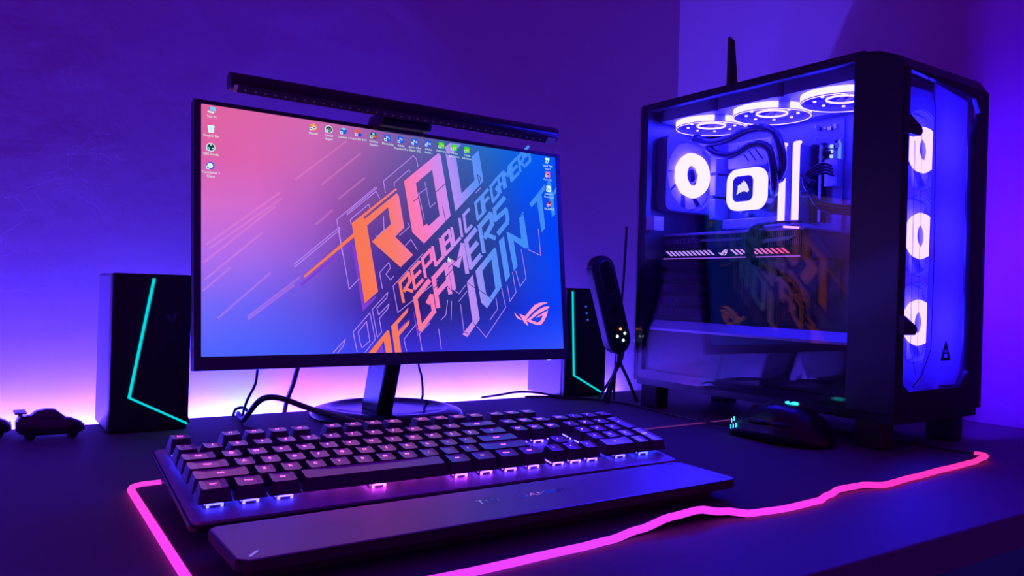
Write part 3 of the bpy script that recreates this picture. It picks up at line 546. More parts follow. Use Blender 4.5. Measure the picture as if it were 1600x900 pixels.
# ================================================================ mouse
ms = root('mouse', 'black ergonomic gaming mouse with cyan lights on the right of the desk pad', 'mouse', (.7005, -.14, .003), R(6))
def mouse_section(t):                                            # t 0 tail .. 1 nose: half width left, right, height, base lift
    import bisect
    K = [(0, .010, .010, .006), (.03, .022, .02, .018), (.12, .033, .029, .032), (.3, .0385, .031, .0445), (.45, .0385, .03, .047), (.6, .036, .0295, .0445), (.75, .0335, .03, .038), (.9, .0315, .03, .028), (.98, .0285, .028, .02), (1, .025, .025, .015)]
    for a, b in zip(K, K[1:]):
        if a[0] <= t <= b[0]: k = (t - a[0]) / (b[0] - a[0]); return [a[i] * (1 - k) + b[i] * k for i in (1, 2, 3)]
NT, NA = 30, 24; mv = []
for i in range(NT + 1):
    t = i / NT; t = .5 - .5 * math.cos(math.pi * t) if False else t; l_, r_, h_ = mouse_section(t)
    for k in range(NA):
        a = math.pi * k / (NA - 1); cx = math.cos(a); sx = math.sin(a)
        ww = l_ if cx < 0 else r_; px = math.copysign(abs(cx) ** .62, cx) * ww * (1.0 - .12 * sx ** 3 + (.1 if cx < 0 else 0) * (1 - sx) * (1 - abs(2 * t - .9)))
        mv.append(V((px, -.064 + .128 * t, .0015 + h_ * abs(sx) ** .72)))
mm = MB().add(mv, [(i * NA + k, i * NA + k + 1, (i + 1) * NA + k + 1, (i + 1) * NA + k) for i in range(NT) for k in range(NA - 1)], 0, True)
o0 = len(mm.v) - len(mv); mm.f += [tuple(range(NA)), tuple(NT * NA + k for k in range(NA))] + [((i + 1) * NA, i * NA, i * NA + NA - 1, (i + 1) * NA + NA - 1) for i in range(NT)]
mm.mi += [0] * (2 + NT); mm.sm += [False] * (2 + NT)
M_mouse = mat('mouse_shell', (.016, .015, .02), .3)
part('shell', mm, M_mouse, ms, world=False)
def mtop(x, t, up_=0.0):                                         # point on the shell top at sideways x
    l_, r_, h_ = mouse_section(t); ww = l_ if x < 0 else r_; q = min(1, abs(x) / ww); c = q ** (1 / .62); sx = math.sqrt(max(0, 1 - c * c))
    return V((x, -.064 + .128 * t, .0015 + h_ * sx ** .72 + up_))
def mline(pts, wd, up_=.0006):                                   # a raised bead that follows the shell
    return [mtop(x, t, up_) for x, t in pts]
M_cyan = emit('mouse_cyan', (.03, .75, 1.0), 2.6)
part('logo', MB().tube(mline([(.0075 * math.cos(R(a)), .42 + .058 * math.sin(R(a))) for a in range(60, 345, 15)] + [(.0075, .42), (.0005, .42)], 1), .0009, 6), M_cyan, ms, world=False, label='glowing cyan ring emblem')
side = MB()
for j, (t0, zf, nn) in enumerate(((.90, .82, 2), (.905, .5, 3))):
    for i in range(nn):
        t = t0 + .036 * i - .03 * j; l_, r_, h_ = mouse_section(t)
        side.tube([V((-l_ * 1.0 - .0004, -.064 + .128 * (t + .008), h_ * zf + .002)), V((-l_ * 1.02 - .0004, -.064 + .128 * t, h_ * zf - .001)), V((-l_ * 1.03 - .0002, -.064 + .128 * (t + .003), h_ * zf - .003))], .0006, 6)
part('side_light', side, M_cyan, ms, world=False, label='rows of cyan side lights')
part('scroll_wheel', MB().torus((0, -.064 + .128 * .8, .0295), (1, 0, 0), .0085, .0035, 24, 8), M_rub, ms, world=False)
part('button_seam', MB().tube(mline([(.0, .62), (.0, .66), (.0, .7)], 1), .0009, 6).tube(mline([(-.02, .55), (-.012, .57), (0, .575), (.012, .57), (.02, .55)], 1), .0007, 6), M_grey, ms, world=False)
part('thumb_button', MB().tube([V((-.0375, -.005, .024)), V((-.0385, .012, .0245)), V((-.0375, .026, .0235))], [.002, .0032, .002], 8), M_gloss, ms, world=False)
part('thumb_button', MB().tube([V((-.0385, -.03, .025)), V((-.0395, -.018, .0255)), V((-.039, -.007, .0245))], [.002, .0032, .002], 8), M_gloss, ms, world=False)
Mi = INV[ms.name].inverted(); nose = Mi @ V((0, .064, .008))
part('cable', MB().tube(smooth_path([nose, (.688, -.04, .009), (.705, .03, .005), (.722, .09, .0022), (.733, .18, .0022), (.722, .24, .0022), (.69, .28, .0022), (.655, .315, .0022), (.625, .325, .0022)]), .0017, 6), M_cable, ms)

# ================================================================ speakers
M_spk = mat('speaker_fabric', (.028, .026, .032), .6, bump=(1400, .3, .0004))
M_spk2 = mat('speaker_side', (.2, .2, .22), .45)
M_teal = emit('speaker_teal', (.0, .70, .80), 1.0)
def speaker(label, loc, rz, line_, w_, mirror, extra):
    s_ = root('speaker', label, 'speaker', loc, rz, 'pair of desktop speakers')
    h_ = .189; d_ = .10
    part('cabinet', MB().bb(0, w_, .006, d_, .001, h_), M_spk2, s_, world=False, bevel=.003)
    part('front_panel', MB().bb(.0008, w_ - .0008, -.001, .008, .0005, h_ + .0008), M_spk, s_, world=False, bevel=.0025)
    f_ = frame((0, 0, 0), (1, 0, 0), (0, 0, 1))
    part('raised_panel', MB().prism([(a + .0022, b) for a, b in line_] + [(w_ - .0012, line_[-1][1]), (w_ - .0012, h_ - .001), (line_[0][0] + .0022, h_ - .001)], f_, .0, .0056), M_spk, s_, world=False)
    m = MB()
    for (a, b), (c, d) in zip(line_, line_[1:]):
        L_ = math.hypot(c - a, d - b); nx_, ny_ = -(d - b) / L_ * .0016, (c - a) / L_ * .0016; ex, ey = (c - a) / L_ * .0012, (d - b) / L_ * .0012
        m.prism([(a + nx_, b + ny_), (a - nx_, b - ny_), (c - nx_ + ex, d - ny_ + ey), (c + nx_ + ex, d + ny_ + ey)], f_, .0005, .0022)
    part('light_line', m, M_teal, s_, world=False, label='bent glowing teal line')
    for x in (.012, w_ - .012): part('foot', MB().cyl((x, .05, 0), (0, 0, 1), .006, 0, .002, 12), M_rub, s_, world=False)
    extra(s_, f_); return s_
def left_extra(s_, f_):
    m = MB(); cx, cz = .0655, .142
    for k, (wd, dz) in enumerate(((.0085, .0), (.0062, -.0045), (.0032, -.009))):
        for sx in (-1, 1): m.prism([(cx + sx * .0006, cz + dz - .002), (cx + sx * wd, cz + dz + .003), (cx + sx * (wd - .001), cz + dz - .0002), (cx + sx * .0006, cz + dz - .006)], f_, .0058, .0066)
    part('emblem', m, mat('emblem_dim', (.12, .11, .14), .4), s_, world=False)
def right_extra(s_, f_):
    M_bd = emit('blue_dot', (.02, .08, 1), 1.2)
    for i in range(3): part('indicator', MB().prism(circ(.0016, 10, .041 + .0025 * i, .158 - .0115 * i), f_, .0056, .007), M_bd, s_, world=False, label='small blue light')
    part('badge', MB().prism([(.03, .172), (.034, .182), (.055, .184), (.055, .172)], f_, .0057, .0066), M_grey, s_, world=False)
speaker('black desktop speaker left of the monitor with a bent teal light line', (-.0235, .252, 0), 0.02, [(.0458, .1845), (.0222, .0425), (.0885, .0075)], .0895, 1, left_extra)
speaker('black desktop speaker partly behind the right edge of the monitor', (.686, .298, 0), 0.06, [(.0135, .184), (.0215, .039), (.0885, .006)], .094, -1, right_extra)

# ================================================================ capsule device between right speaker and tower
mic = root('desk_microphone', 'slim black capsule shaped microphone with oval pad and four lit dots beside the right speaker', 'microphone', (.72, .21, 0))
ang = R(19); cf = frame((.711, .212, .163), (math.cos(ang), .0, math.sin(ang)), (-math.sin(ang), 0, math.cos(ang)))
def stad(w_, h_, cx=0, cy=0, n=10):
    r = w_ / 2; return [(cx + r * math.cos(R(a)), cy + h_ / 2 - r + r * math.sin(R(a))) for a in range(0, 181, 180 // n)] + [(cx + r * math.cos(R(a)), cy - h_ / 2 + r + r * math.sin(R(a))) for a in range(180, 361, 180 // n)]
part('body', MB().prism(stad(.049, .168), cf, -.012, .0055), mat('matte_black', (.014, .013, .017), .6, spec=.3), mic, bevel=.003)
part('oval_pad', MB().prism(stad(.027, .056, .003, .048), cf, .004, .0075), M_gloss, mic, bevel=.0015)
part('oval_ring', MB().ringflat(stad(.031, .06, .003, .048), stad(.027, .056, .003, .048), cf, .004, .0068), M_grey, mic)
part('dial', MB().prism(circ(.006, 20, .0045, -.0085), cf, .004, .0075), M_gloss, mic)
for x, z, c in ((.0055, -.043, (1, .22, .05)), (-.0045, -.0525, (.45, .95, .9)), (.0125, -.053, (.5, 1, .7)), (.006, -.063, (.45, .9, .75))):
    part('lit_dot', MB().prism(circ(.0023, 10, x, z), cf, .005, .0066), emit_obj('lit_dot', 3.0), mic, color=c)
b0 = cf(0, -.078, -.004)
part('stem', MB().tube([b0, b0 + V((.004, .004, -.02))], .005, 10), M_black, mic)
hub = b0 + V((.004, .004, -.018))
for dx, dy in ((-.032, -.012), (.03, -.016), (.004, .035)): part('leg', MB().tube([hub, (hub.x + dx * .5, hub.y + dy * .5, hub.z * .55), (hub.x + dx, hub.y + dy, .002)], [.003, .0026, .003], 8), M_black, mic)

# ================================================================ loose cables
M_cb2 = mat('cable_dark', (.045, .04, .055), .45)
single('cable', MB().tube(smooth_path([(.165, .24, .15), (.163, .27, .09), (.161, .29, .069), (.159, .293, .047), (.149, .293, .026), (.143, .29, .008), (.14, .27, .0028), (.132, .23, .0022), (.14, .17, .0022), (.128, .1, .0022)]), .0019, 8), M_cb2, 'thin black cable hanging behind the monitor above a small loop on the desk', 'cable')
single('cable', MB().tube(smooth_path([(.227, .24, .15), (.223, .27, .1), (.22, .3, .069), (.217, .31, .044), (.217, .345, .0), (.217, .36, -.08)]), .0035, 8), M_cb2, 'thick black cable hanging behind the monitor, left of its stand', 'cable')
single('cable', MB().tube(smooth_path([(.4, .24, .15), (.403, .275, .1), (.407, .3, .068), (.414, .302, .045), (.42, .31, .012), (.424, .345, -.002), (.424, .36, -.08)]), .0019, 8), M_cb2, 'thin black cable hanging behind the monitor, right of its stand', 'cable')
single('cable', MB().tube(smooth_path([(.55, .345, .002), (.575, .325, .008), (.605, .318, .012), (.64, .31, .01), (.672, .29, .004), (.69, .275, .0022)]), .0018, 8), M_cb2, 'thin black cable arching over the desk by the base of the right speaker', 'cable')
single('cable', MB().tube(smooth_path([(.137, .315, .002), (.139, .31, .012), (.15, .308, .013), (.157, .31, .003)]), .002, 8), M_cb2, 'short loop of black cable standing at the back desk edge', 'cable')
for pts, lab in (([(.786, .26, .3), (.772, .25, .19), (.765, .252, .11), (.755, .245, .03), (.75, .24, .0022)], 'black cable running down beside the tower behind the microphone'),
                 ([(.735, .262, .0022), (.755, .255, .035), (.775, .25, .07), (.79, .262, .12)], 'black cable rising from the desk behind the microphone legs')):
    single('cable', MB().tube(smooth_path(pts), .0022, 8), M_cb2, lab, 'cable')

# ================================================================ toy cars
M_car = mat('toy_paint', (.05, .05, .07), .18, coat=.8); M_win = mat('toy_window', (.1, .09, .12), .06)
def toy_car(label, loc, rz, wing):
    c = root('toy_car', label, 'toy car', loc, rz, 'toy cars on the left of the desk'); c.scale = (.72, .8, 1.0)
    st = [(-.047, .011, .019, .0185), (-.043, .008, .024, .0195), (-.03, .0055, .0255, .0195), (-.01, .005, .0225, .019), (.012, .005, .0215, .019), (.028, .0052, .0205, .0188), (.04, .006, .0165, .0175), (.046, .0075, .0125, .014), (.0475, .009, .0105, .01)]
    m = MB(); n = 0; vs = []
    for x, z0, z1, hw in st: vs += [V((x, -hw * .92, z0)), V((x, -hw, (z0 + z1) / 2)), V((x, -hw * .86, z1)), V((x, 0, z1 + .0012)), V((x, hw * .86, z1)), V((x, hw, (z0 + z1) / 2)), V((x, hw * .92, z0))]
    m.add(vs, [(i * 7 + k, i * 7 + k + 1, i * 7 + 8 + k, i * 7 + 7 + k) for i in range(len(st) - 1) for k in range(6)] + [(i * 7 + 6, i * 7, i * 7 + 7, i * 7 + 13) for i in range(len(st) - 1)] + [tuple(range(7)), tuple(range(56, 63))], 0, True)
    part('body', m, M_car, c, world=False)
    cs = [(-.032, .0235, .0165, .0235), (-.02, .0235, .0162, .0305), (-.006, .022, .0155, .0325), (.006, .0215, .0155, .0315), (.022, .021, .0155, .0215)]
    m = MB(); vs = []
    for x, z0, hw, z1 in cs: vs += [V((x, -hw, z0 - .002)), V((x, -hw * .74, z1)), V((x, hw * .74, z1)), V((x, hw, z0 - .002))]
    m.add(vs, [(i * 4 + k, i * 4 + k + 1, i * 4 + 5 + k, i * 4 + 4 + k) for i in range(4) for k in range(3)] + [(0, 1, 2, 3), (16, 17, 18, 19)], 0, True)
    part('cabin', m, M_car, c, world=False)
    for sy in (-1, 1): part('side_window', MB().add([(-.02, sy * .0162, .0245), (.012, sy * .0158, .0238), (.002, sy * .0132, .0298), (-.014, sy * .0138, .0298)], [(0, 1, 2, 3)]).add([(-.02, sy * .0158, .0245), (.012, sy * .0152, .0238), (.002, sy * .0128, .0298), (-.014, sy * .0132, .0298)], [(3, 2, 1, 0)]), M_win, c, world=False)
    for x in (-.029, .0295):
        for sy in (-1, 1):
            wh = part('wheel', MB().lathe([(0, -.0035), (.0075, -.0035), (.0085, -.0025), (.0085, .0025), (.0075, .0035), (0, .0035)], (x, sy * .0165, .0085), (0, 1, 0), 20), M_rub, c, world=False)
            part('rim', MB().cyl((x, sy * .0203, .0085), (0, 1, 0), .005, -.0006, .0006, 12), M_black, wh, world=False)
    if wing:
        part('spoiler', MB().bb(-.05, -.034, -.0175, .0175, .0298, .0314).bb(-.043, -.0395, -.016, -.0145, .022, .03).bb(-.043, -.0395, .0145, .016, .022, .03), M_car, c, world=False)
    for sy in (-1, 1): part('headlight', MB().bb(.0435, .0462, sy * .012 - .0025, sy * .012 + .0025, .0125, .0148), mat('lamp_clear', (.7, .7, .75), .1), c, world=False)
    return c
toy_car('dark toy sports car with a rear wing left of the left speaker', (-.0805, .262, 0), R(2), True)
toy_car('dark toy car cut off by the left picture border', (-.151, .29, 0), R(-2), False)
# ================================================================ computer tower
X0, X1, YF, YG, YB, ZT = .857, 1.085, -.196, -.124, .31, .532
tw = root('computer_tower', 'black computer tower with glass side and violet lit fans on the right of the desk', 'computer', (.971, .06, 0), size=.894, at=(.8516, -.029, .0195))
M_case = mat('case_black', (.016, .015, .02), .38, bump=(1200, .15, .0003)); M_in = mat('case_inside', (.2, .2, .22), .5); M_board = mat('board', (.16, .16, .2), .4, noise=.5, bump=(240, .4, .001))
M_mid = mat('inside_grey', (.45, .45, .5), .4, .3); M_fin = mat('fin_metal', (.35, .34, .4), .28, .85)
M_fan = emit('fan_light', (.016, .0115, 1), FAN); M_fan2 = emit('fan_light_soft', (.017, .011, 1), FAN)
M_blade = frosted('fan_blade', (.8, .76, .88), .08); M_ring = mat('ring_white', (.6, .6, .65), .4)
tf = lambda x: frame((x, 0, 0), (0, -1, 0), (0, 0, 1))           # faces the open side: right on it is towards the front
ff = lambda y: frame((0, y, 0), (1, 0, 0), (0, 0, 1))            # faces the front
P_ = lambda n, mb, m, parent=tw, **k: part(n, mb, m, parent, **k)
P_('back_panel', MB().bb(X0 + .003, X1 - .004, YB - .008, YB, .025, ZT - .004), M_case)
P_('side_panel', MB().bb(X1 - .006, X1, YG - .002, YB, .02, ZT - .003), M_case)
P_('board_tray', MB().bb(1.055, 1.06, YG, YB - .008, .03, ZT - .012), M_in)
P_('bottom_panel', MB().bb(X0 + .003, X1 - .006, YF + .004, YB - .008, .018, .03), M_case)
t = MB().bb(X0 + .004, X0 + .018, YG - .01, YB, ZT - .014, ZT).bb(X1 - .02, X1, YG - .01, YB, ZT - .014, ZT).bb(X0 + .018, X1 - .02, YB - .03, YB, ZT - .012, ZT).bb(X0 + .018, X1 - .02, YG - .01, YG + .02, ZT - .012, ZT)
P_('top_frame', t, M_case, bevel=.002)
t = MB()
for i in range(24): y = YG + .026 + i * .0158; t.bb(X0 + .018, X1 - .02, y, y + .0142, ZT - .006, ZT - .002)
P_('top_grille', t, M_case)
P_('rear_pillar', MB().bb(X0 + .004, X0 + .016, YB - .018, YB - .001, .03, ZT - .014), M_case)
P_('bottom_rail', MB().bb(X0 + .004, X0 + .012, YG, YB - .018, .03, .045), M_case)
for x in (X0 + .003, X1 - .04):
    for y in (YF + .02, YB - .06): P_('foot', MB().bb(x, x + .03, y, y + .04, (-.0186 if y < 0 and x < .9 else -.0217), .019), M_rub, bevel=.002)
P_('glass_panel', MB().bb(X0 - .001, X0 + .003, YG, YB, .03, ZT - .004), glass('side_glass', (.90, .89, .93)), label='clear tempered glass side panel')
P_('power_shroud', MB().prism([(X0 + .012, .03), (X0 + .012, .120), (X0 + .024, .134), (1.054, .134), (1.054, .03)], frame((0, 0, 0), (1, 0, 0), (0, 0, 1)), .117, -.29), M_case)
P_('shroud_edge', MB().prism([(X0 + .0105, .1185), (X0 + .0105, .1225), (X0 + .0225, .1362), (X0 + .03, .1362), (X0 + .03, .1345), (X0 + .024, .134), (X0 + .0118, .1195)], frame((0, 0, 0), (1, 0, 0), (0, 0, 1)), .117, -.28), mat('pale_edge', (.42, .4, .5), .35, .4), label='pale edge strip of the power supply shroud')
# front module
prof = [(-YF, .03), (-YF, .497), (.186, .513), (.16, .524), (-YG - .0005, .53), (-YG - .0005, .03)]
P_('front_side', MB().prism(prof, frame((X0 - .001, 0, 0), (0, -1, 0), (0, 0, 1)), 0, -.006), M_case, bevel=.001)
P_('front_side', MB().bb(X1 - .006, X1, YF, YF + .007, .03, .497).bb(X1 - .006, X1, -.1745, YG, .03, .52).bb(X1 - .006, X1, YF + .007, -.1745, .03, .06).bb(X1 - .006, X1, YF + .007, -.1745, .48, .505), M_case)
sl = MB()
for i in range(9): z = .1 + i * .045; sl.bb(X1 - .005, X1 - .001, YF + .007, -.1745, z, z + .002)
P_('side_vent', sl, M_case)                                      # side intake, slot narrowed to shape the added light on the wall
P_('front_top', MB().prism([(-YF, .497), (.186, .513), (.16, .524), (-YG, .53), (-YG, .52), (.16, .514), (.186, .503), (.19, .492)], frame((X0 + .005, 0, 0), (0, -1, 0), (0, 0, 1)), 0, -(X1 - X0 - .011)), M_case, bevel=.001)
hexa = [(.873, .494), (1.046, .483), (1.06, .463), (1.040, .424), (1.042, .104), (1.046, .085), (1.026, .062), (.889, .062), (.873, .073)]
P_('front_frame', MB().ringflat([(X0 + .005, .03), (X1 - .006, .03), (X1 - .006, .496), (X0 + .005, .496)], hexa, ff(YF), -.006, 0), M_case)
P_('front_window', MB().prism(hexa, ff(YF), -.004, -.001), glass('front_acrylic', (.88, .86, .92), .0), label='translucent front window')
FZ = (.406, .28, .153); FX = .989
bk = [(X0 + .006, .035), (X1 - .007, .035), (X1 - .007, .495), (X0 + .006, .495)]
# backing plate with three round openings, built in three pieces
zs = [.035, (FZ[2] + FZ[1]) / 2, (FZ[1] + FZ[0]) / 2, .495]
b = MB()
for fz, z0, z1 in ((FZ[2], zs[0], zs[1]), (FZ[1], zs[1], zs[2]), (FZ[0], zs[2], zs[3])):
    b.ringflat([(X0 + .006, z0), (1.056, z0), (1.056, z1), (X0 + .006, z1)], circ(.0605, 40, FX, fz), ff(-.149), -.003, 0)
P_('fan_backing', b, mat('pale_backing', (.5, .48, .6), .4))
P_('front_divider', MB().bb(X0 + .006, X1 - .007, -.128, -.124, .03, .52), M_in)
def fan(name, cen, ax, r, style, label=None):
    ax = V(ax); cen = V(cen); e = V((1, 0, 0)); g_ = ax.cross(e); F = lambda a, b, c=0: cen + e * a + g_ * b + ax * c
    o = P_(name, MB().ringflat(rrect(2 * r + .006, 2 * r + .006, .012, 3), circ(r, 40), F, -.024, 0), M_in, label=label)
    bl = MB(); nb = 9
    for k in range(nb):
        vs = []
        for i in range(6):
            q = .2 + .8 * i / 5; rr = r * .95 * q if i else r * .3
            a0 = 2 * math.pi * k / nb + .35 * q; sp = 2 * math.pi / nb * .92
            for j in range(4): a = a0 + sp * j / 3; vs.append(F(rr * math.cos(a), rr * math.sin(a), (.0065 if style == 'top' else -.007) - .009 * j / 3))
        bl.add(vs, [(i * 4 + j, i * 4 + j + 1, i * 4 + 5 + j, i * 4 + 4 + j) for i in range(5) for j in range(3)], 0, True)
    P_('rotor', bl, M_blade, o)
    P_('hub', MB().lathe([(0, .0), (.014, -.0005), (.0185, -.003), (.0195, -.006), (.0195, -.018), (0, -.018)] if style != 'rear' else [(0, .0), (.011, -.0005), (.0145, -.003), (.015, -.006), (.015, -.018), (0, -.018)], cen, ax, 28), M_gloss if style != 'top' else M_in, o)
    st = MB()
    for k in range(4): a = R(45 + 90 * k); q = V((math.cos(a), math.sin(a))); n_ = V((-q.y, q.x)) * .003; st.prism([(q.x * .02 - n_.x, q.y * .02 - n_.y), (q.x * .02 + n_.x, q.y * .02 + n_.y), (q.x * r * 1.02 + n_.x, q.y * r * 1.02 + n_.y), (q.x * r * 1.02 - n_.x, q.y * r * 1.02 - n_.y)], F, -.024, -.021)
    P_('strut', st, M_in, o)
    if style == 'top':
        rg = MB()
        vs = []; n = 44
        for i in range(n + 1):
            a = R(9) + R(342) * i / n + fan.off
            for rr, zz in ((r * 1.0, .0005), (r * 1.0, .0105), (r * .965, .0105), (r * .965, .0005)): vs.append(F(rr * math.cos(a), rr * math.sin(a), zz))
        rg.add(vs, [(i * 4 + j, i * 4 + (j + 1) % 4, i * 4 + 4 + (j + 1) % 4, i * 4 + 4 + j) for i in range(n) for j in range(4)], 0, True)
        P_('glow_ring', rg, M_fan, o, label='white violet glowing ring')
        P_('rim', MB().lathe([(r * .96, 0), (r * .96, .0112), (r * 1.005, .0112), (r * 1.005, .0124), (r * .945, .0124), (r * .945, 0)], cen, ax, 48, close=True), M_ring, o)
        P_('rim_light', MB().torus(cen + ax * .0128, ax, r * .985, .0007, 48, 6), M_fan, o)
        bd = MB()
        for k in range(8): a = R(45 * k + 12); bd.cyl(F(r * .66 * math.cos(a), r * .66 * math.sin(a), .0075), ax, .0026, 0, .002, 8)
        P_('led_bead', bd, M_fan, o)
        P_('hub_ring', MB().torus(cen + ax * .007, ax, .025, .0016, 36, 6), M_fan2, o)
    elif style == 'rear': P_('hub_ring', MB().torus(cen - ax * .002, ax, .031, .012, 40, 8), M_fan2, o, label='glowing hub ring')
    else: P_('hub_ring', MB().torus(cen + ax * .003, ax, .0255, .0085, 40, 8), M_fan2, o, label='glowing hub ring')
    return o
for z in FZ: fan('front_fan', (FX, -.148, z), (0, -1, 0), .0585, 'front')
fan.off = 0
P_('added_baffle', MB().bb(1.0515, 1.0535, -.1875, -.15, .10, .415), M_case)  # added unseen plate, keeps the added wall light off the fan blades
P_('added_wall_light', MB().bb(1.057, 1.062, -.1885, -.1835, .115, .40), emit('wall_patch_light', (.065, .002, 1), 560))   # added hidden light, brightens the right wall through the side slot
P_('diffuser', MB().prism([(.949, .49), (1.04, .478), (1.038, .424), (1.0385, .104), (1.038, .085), (1.024, .066), (.93, .066), (.945, .118)], ff(YF), -.009, -.0075), frosted('milky_diffuser', (.6, .55, .75), .15))
TF = ((.955, .226), (.955, .092), (.955, -.042))
for i, (x, y) in enumerate(TF): fan.off = R(124); fan('top_fan', (x, y, .502), (0, 0, -1), .0635, 'top')
P_('radiator', MB().bb(.885, 1.03, -.11, .292, .5265, .5268) if False else MB().bb(1.026, 1.05, -.11, .29, .495, .519), M_in)
fan('rear_fan', (.966, .277, .41), (0, -1, 0), .067, 'rear')
# motherboard and what stands on it
P_('motherboard', MB().bb(1.05, 1.054, .018, .292, .185, .49), M_board)
for a in range(3): P_('heatsink', MB().bb(1.012, 1.05, .262 - .0 * a, .278, .33 + .045 * a, .37 + .045 * a), M_mid, bevel=.002)
P_('board_cover', MB().prism([(-.25, .425), (-.16, .425), (-.15, .44), (-.15, .475), (-.25, .475)], tf(1.03), -.02, 0), M_mid, bevel=.002)
ln = MB()
for i in range(3): ln.line([(-.225 + .016 * i, .466), (-.2 + .016 * i, .436)], .0022, tf(1.03), .0004)
P_('cover_grooves', ln, M_gloss)
random.seed(11)
for i in range(34):                                              # small board parts near the memory
    y, z = random.uniform(.02, .072), random.uniform(.39, .482); a, b_ = random.uniform(.002, .007), random.uniform(.002, .008)
    P_('board_component', MB().bb(1.05 - random.uniform(.002, .008), 1.05, y, y + a, z, z + b_), random.choice([M_mid, M_silver, M_grey, M_gloss]))
M_dot = emit('board_led', (.2, .3, 1), 3.0)
for i in range(6): P_('board_light', MB().bb(1.046, 1.05, .0375, .0415, .399 + .0085 * i, .4045 + .0085 * i), M_dot)
P_('board_light_bar', MB().bb(1.046, 1.05, .0225, .0265, .395, .452), emit('board_bar', (.12, .3, 1), 1.2))
for y in (.052, .067): P_('empty_slot', MB().bb(1.036, 1.05, y - .003, y + .003, .315, .45), M_gloss)
M_ram = emit('memory_light', (.025, .016, 1), 70.0)
for y in (.107, .079):
    r_ = P_('memory_module', MB().bb(1.008, 1.05, y - .0038, y + .0038, .314, .449), M_in)
    P_('light_bar', MB().prism([(-y - .0048, .314), (-y + .0048, .314), (-y + .0048, .447), (-y + .008, .4495), (-y + .008, .453), (-y - .002, .4525), (-y - .0048, .449)], tf(1.003), -.007, 0), M_ram, r_)
pc = V((.977, .161, .3755))
pf = frame((.977, 0, 0), (0, -1, 0), (0, 0, 1))
pump = P_('pump_head', MB().cyl((1.05, .161, .3755), (-1, 0, 0), .034, 0, .05, 32).prism(rrect(.084, .073, .018, 6, -.161, .3755), pf, -.03, -.006), M_gloss)
P_('glow_ring', MB().ringflat(rrect(.086, .0745, .022, 6, -.1615, .3755), rrect(.046, .046, .011, 6, -.168, .3768), pf, -.007, 0), emit('pump_light', (.025, .02, 1), 60.0), pump, label='white glowing rounded ring')
P_('face', MB().prism(rrect(.0462, .0462, .011, 6, -.168, .3768), pf, -.006, -.0005), mat('pump_face', (.1, .1, .16), .25), pump)
P_('emblem', MB().prism([(-.181, .367), (-.178, .378), (-.1795, .381), (-.175, .385), (-.172, .383), (-.170, .388), (-.1675, .3855), (-.166, .391), (-.160, .3855), (-.1575, .381), (-.154, .373), (-.157, .3695), (-.165, .372), (-.174, .3705)], pf, -.0005, .0008), emit('pump_emblem', (.5, .45, 1), 2.2), pump, label='glowing sail emblem')
P_('coolant_tube', MB().tube(smooth_path([(1.0, .288, .488), (.965, .275, .479), (.965, .233, .466), (.965, .191, .468), (.965, .148, .478), (.968, .112, .475), (.972, .093, .459), (.98, .086, .42), (.995, .1, .393), (1.0, .118, .388)]), .0072, 12), M_satin)
P_('coolant_tube', MB().tube(smooth_path([(1.0, .27, .47), (.966, .24, .456), (.965, .213, .441), (.965, .176, .438), (.965, .142, .449), (.968, .118, .447), (.973, .106, .432), (.98, .103, .391), (.99, .11, .368), (1.0, .125, .363)]), .0072, 12), M_satin)
for y, z in ((.085, .338), (.208, .338), (.222, .345)): P_('screw', MB().cyl((1.05, y, z), (-1, 0, 0), .0045, 0, .012, 14), M_silver)
P_('board_plate', MB().bb(1.03, 1.05, .1, .26, .312, .33), M_mid, bevel=.002)
# sleeved power leads of the board
for i in range(8):
    dx, dz = (i % 4) * .0046, (i // 4) * .0046
    P_('power_lead', MB().tube(smooth_path([(1.046, .034 - dx * .4, .408 - dx * 1.2), (1.005 - dz, .026, .408 - dx * 1.1), (.992 - dz, .044 - dx * .2, .392 - dx * .8), (.99 - dz, .047 - dx * .5, .374 - dx * .4), (.99 - dz, .034 - dx * .5, .357 - dx), (.992 - dz, .014, .343 - dx), (.995 - dz, -.012, .336 - dx), (1.0 - dz, -.06, .33 - dx), (1.03, -.11, .326 - dx)], 4), .0022, 6), M_satin)
P_('cable_comb', MB().bb(.982, .998, .034, .052, .353, .3625), M_grey, bevel=.001)
P_('cable_comb', MB().prism([(-.054, .388), (-.034, .372), (-.03, .378), (-.05, .394)], tf(.982), -.016, 0), M_grey, bevel=.001)
P_('board_socket', MB().bb(1.036, 1.05, .02, .044, .375, .42), M_mid)
P_('front_bracket', MB().bb(.93, 1.05, -.118, -.1, .405, .49).bb(1.0, 1.05, -.1, -.03, .29, .325), M_mid)
# graphics card
gpu = P_('graphics_card', MB().bb(.926, 1.05, -.008, .294, .25, .292), M_in)
gf = tf(.911)
P_('shroud', MB().prism([(-.296, .2475), (.008, .2475), (.012, .256), (.008, .267), (-.296, .267)], gf, -.02, 0), M_gloss, gpu, bevel=.001)
P_('backplate', MB().bb(.912, 1.05, -.01, .296, .2915, .2955), M_mid, gpu, bevel=.0008)
fn = MB()
for i in range(52): y = -.004 + i * .0038; fn.bb(.917, .93, y, y + .0011, .268, .2905)
P_('heatsink_fins', fn, M_fin, gpu, kind='stuff')
P_('side_bar', MB().prism([(-.205, .279), (-.12, .279), (-.11, .283), (-.205, .2835)], gf, -.01, -.001).prism([(-.1, .270), (-.02, .276), (-.005, .283), (-.1, .276)], gf, -.01, -.001), M_fin, gpu)
P_('name_plate', MB().prism([(-.296, .268), (-.2, .268), (-.208, .291), (-.296, .291)], gf, -.012, -.0005), M_satin, gpu)
P_('lettering', MB().text('GEFORCE RTX', gf, -.292, .2765, .0125, .0002, align=0), mat('print_dim', (.3, .26, .4), .35), gpu)
M_sl = emit_obj('card_light', 1.35)
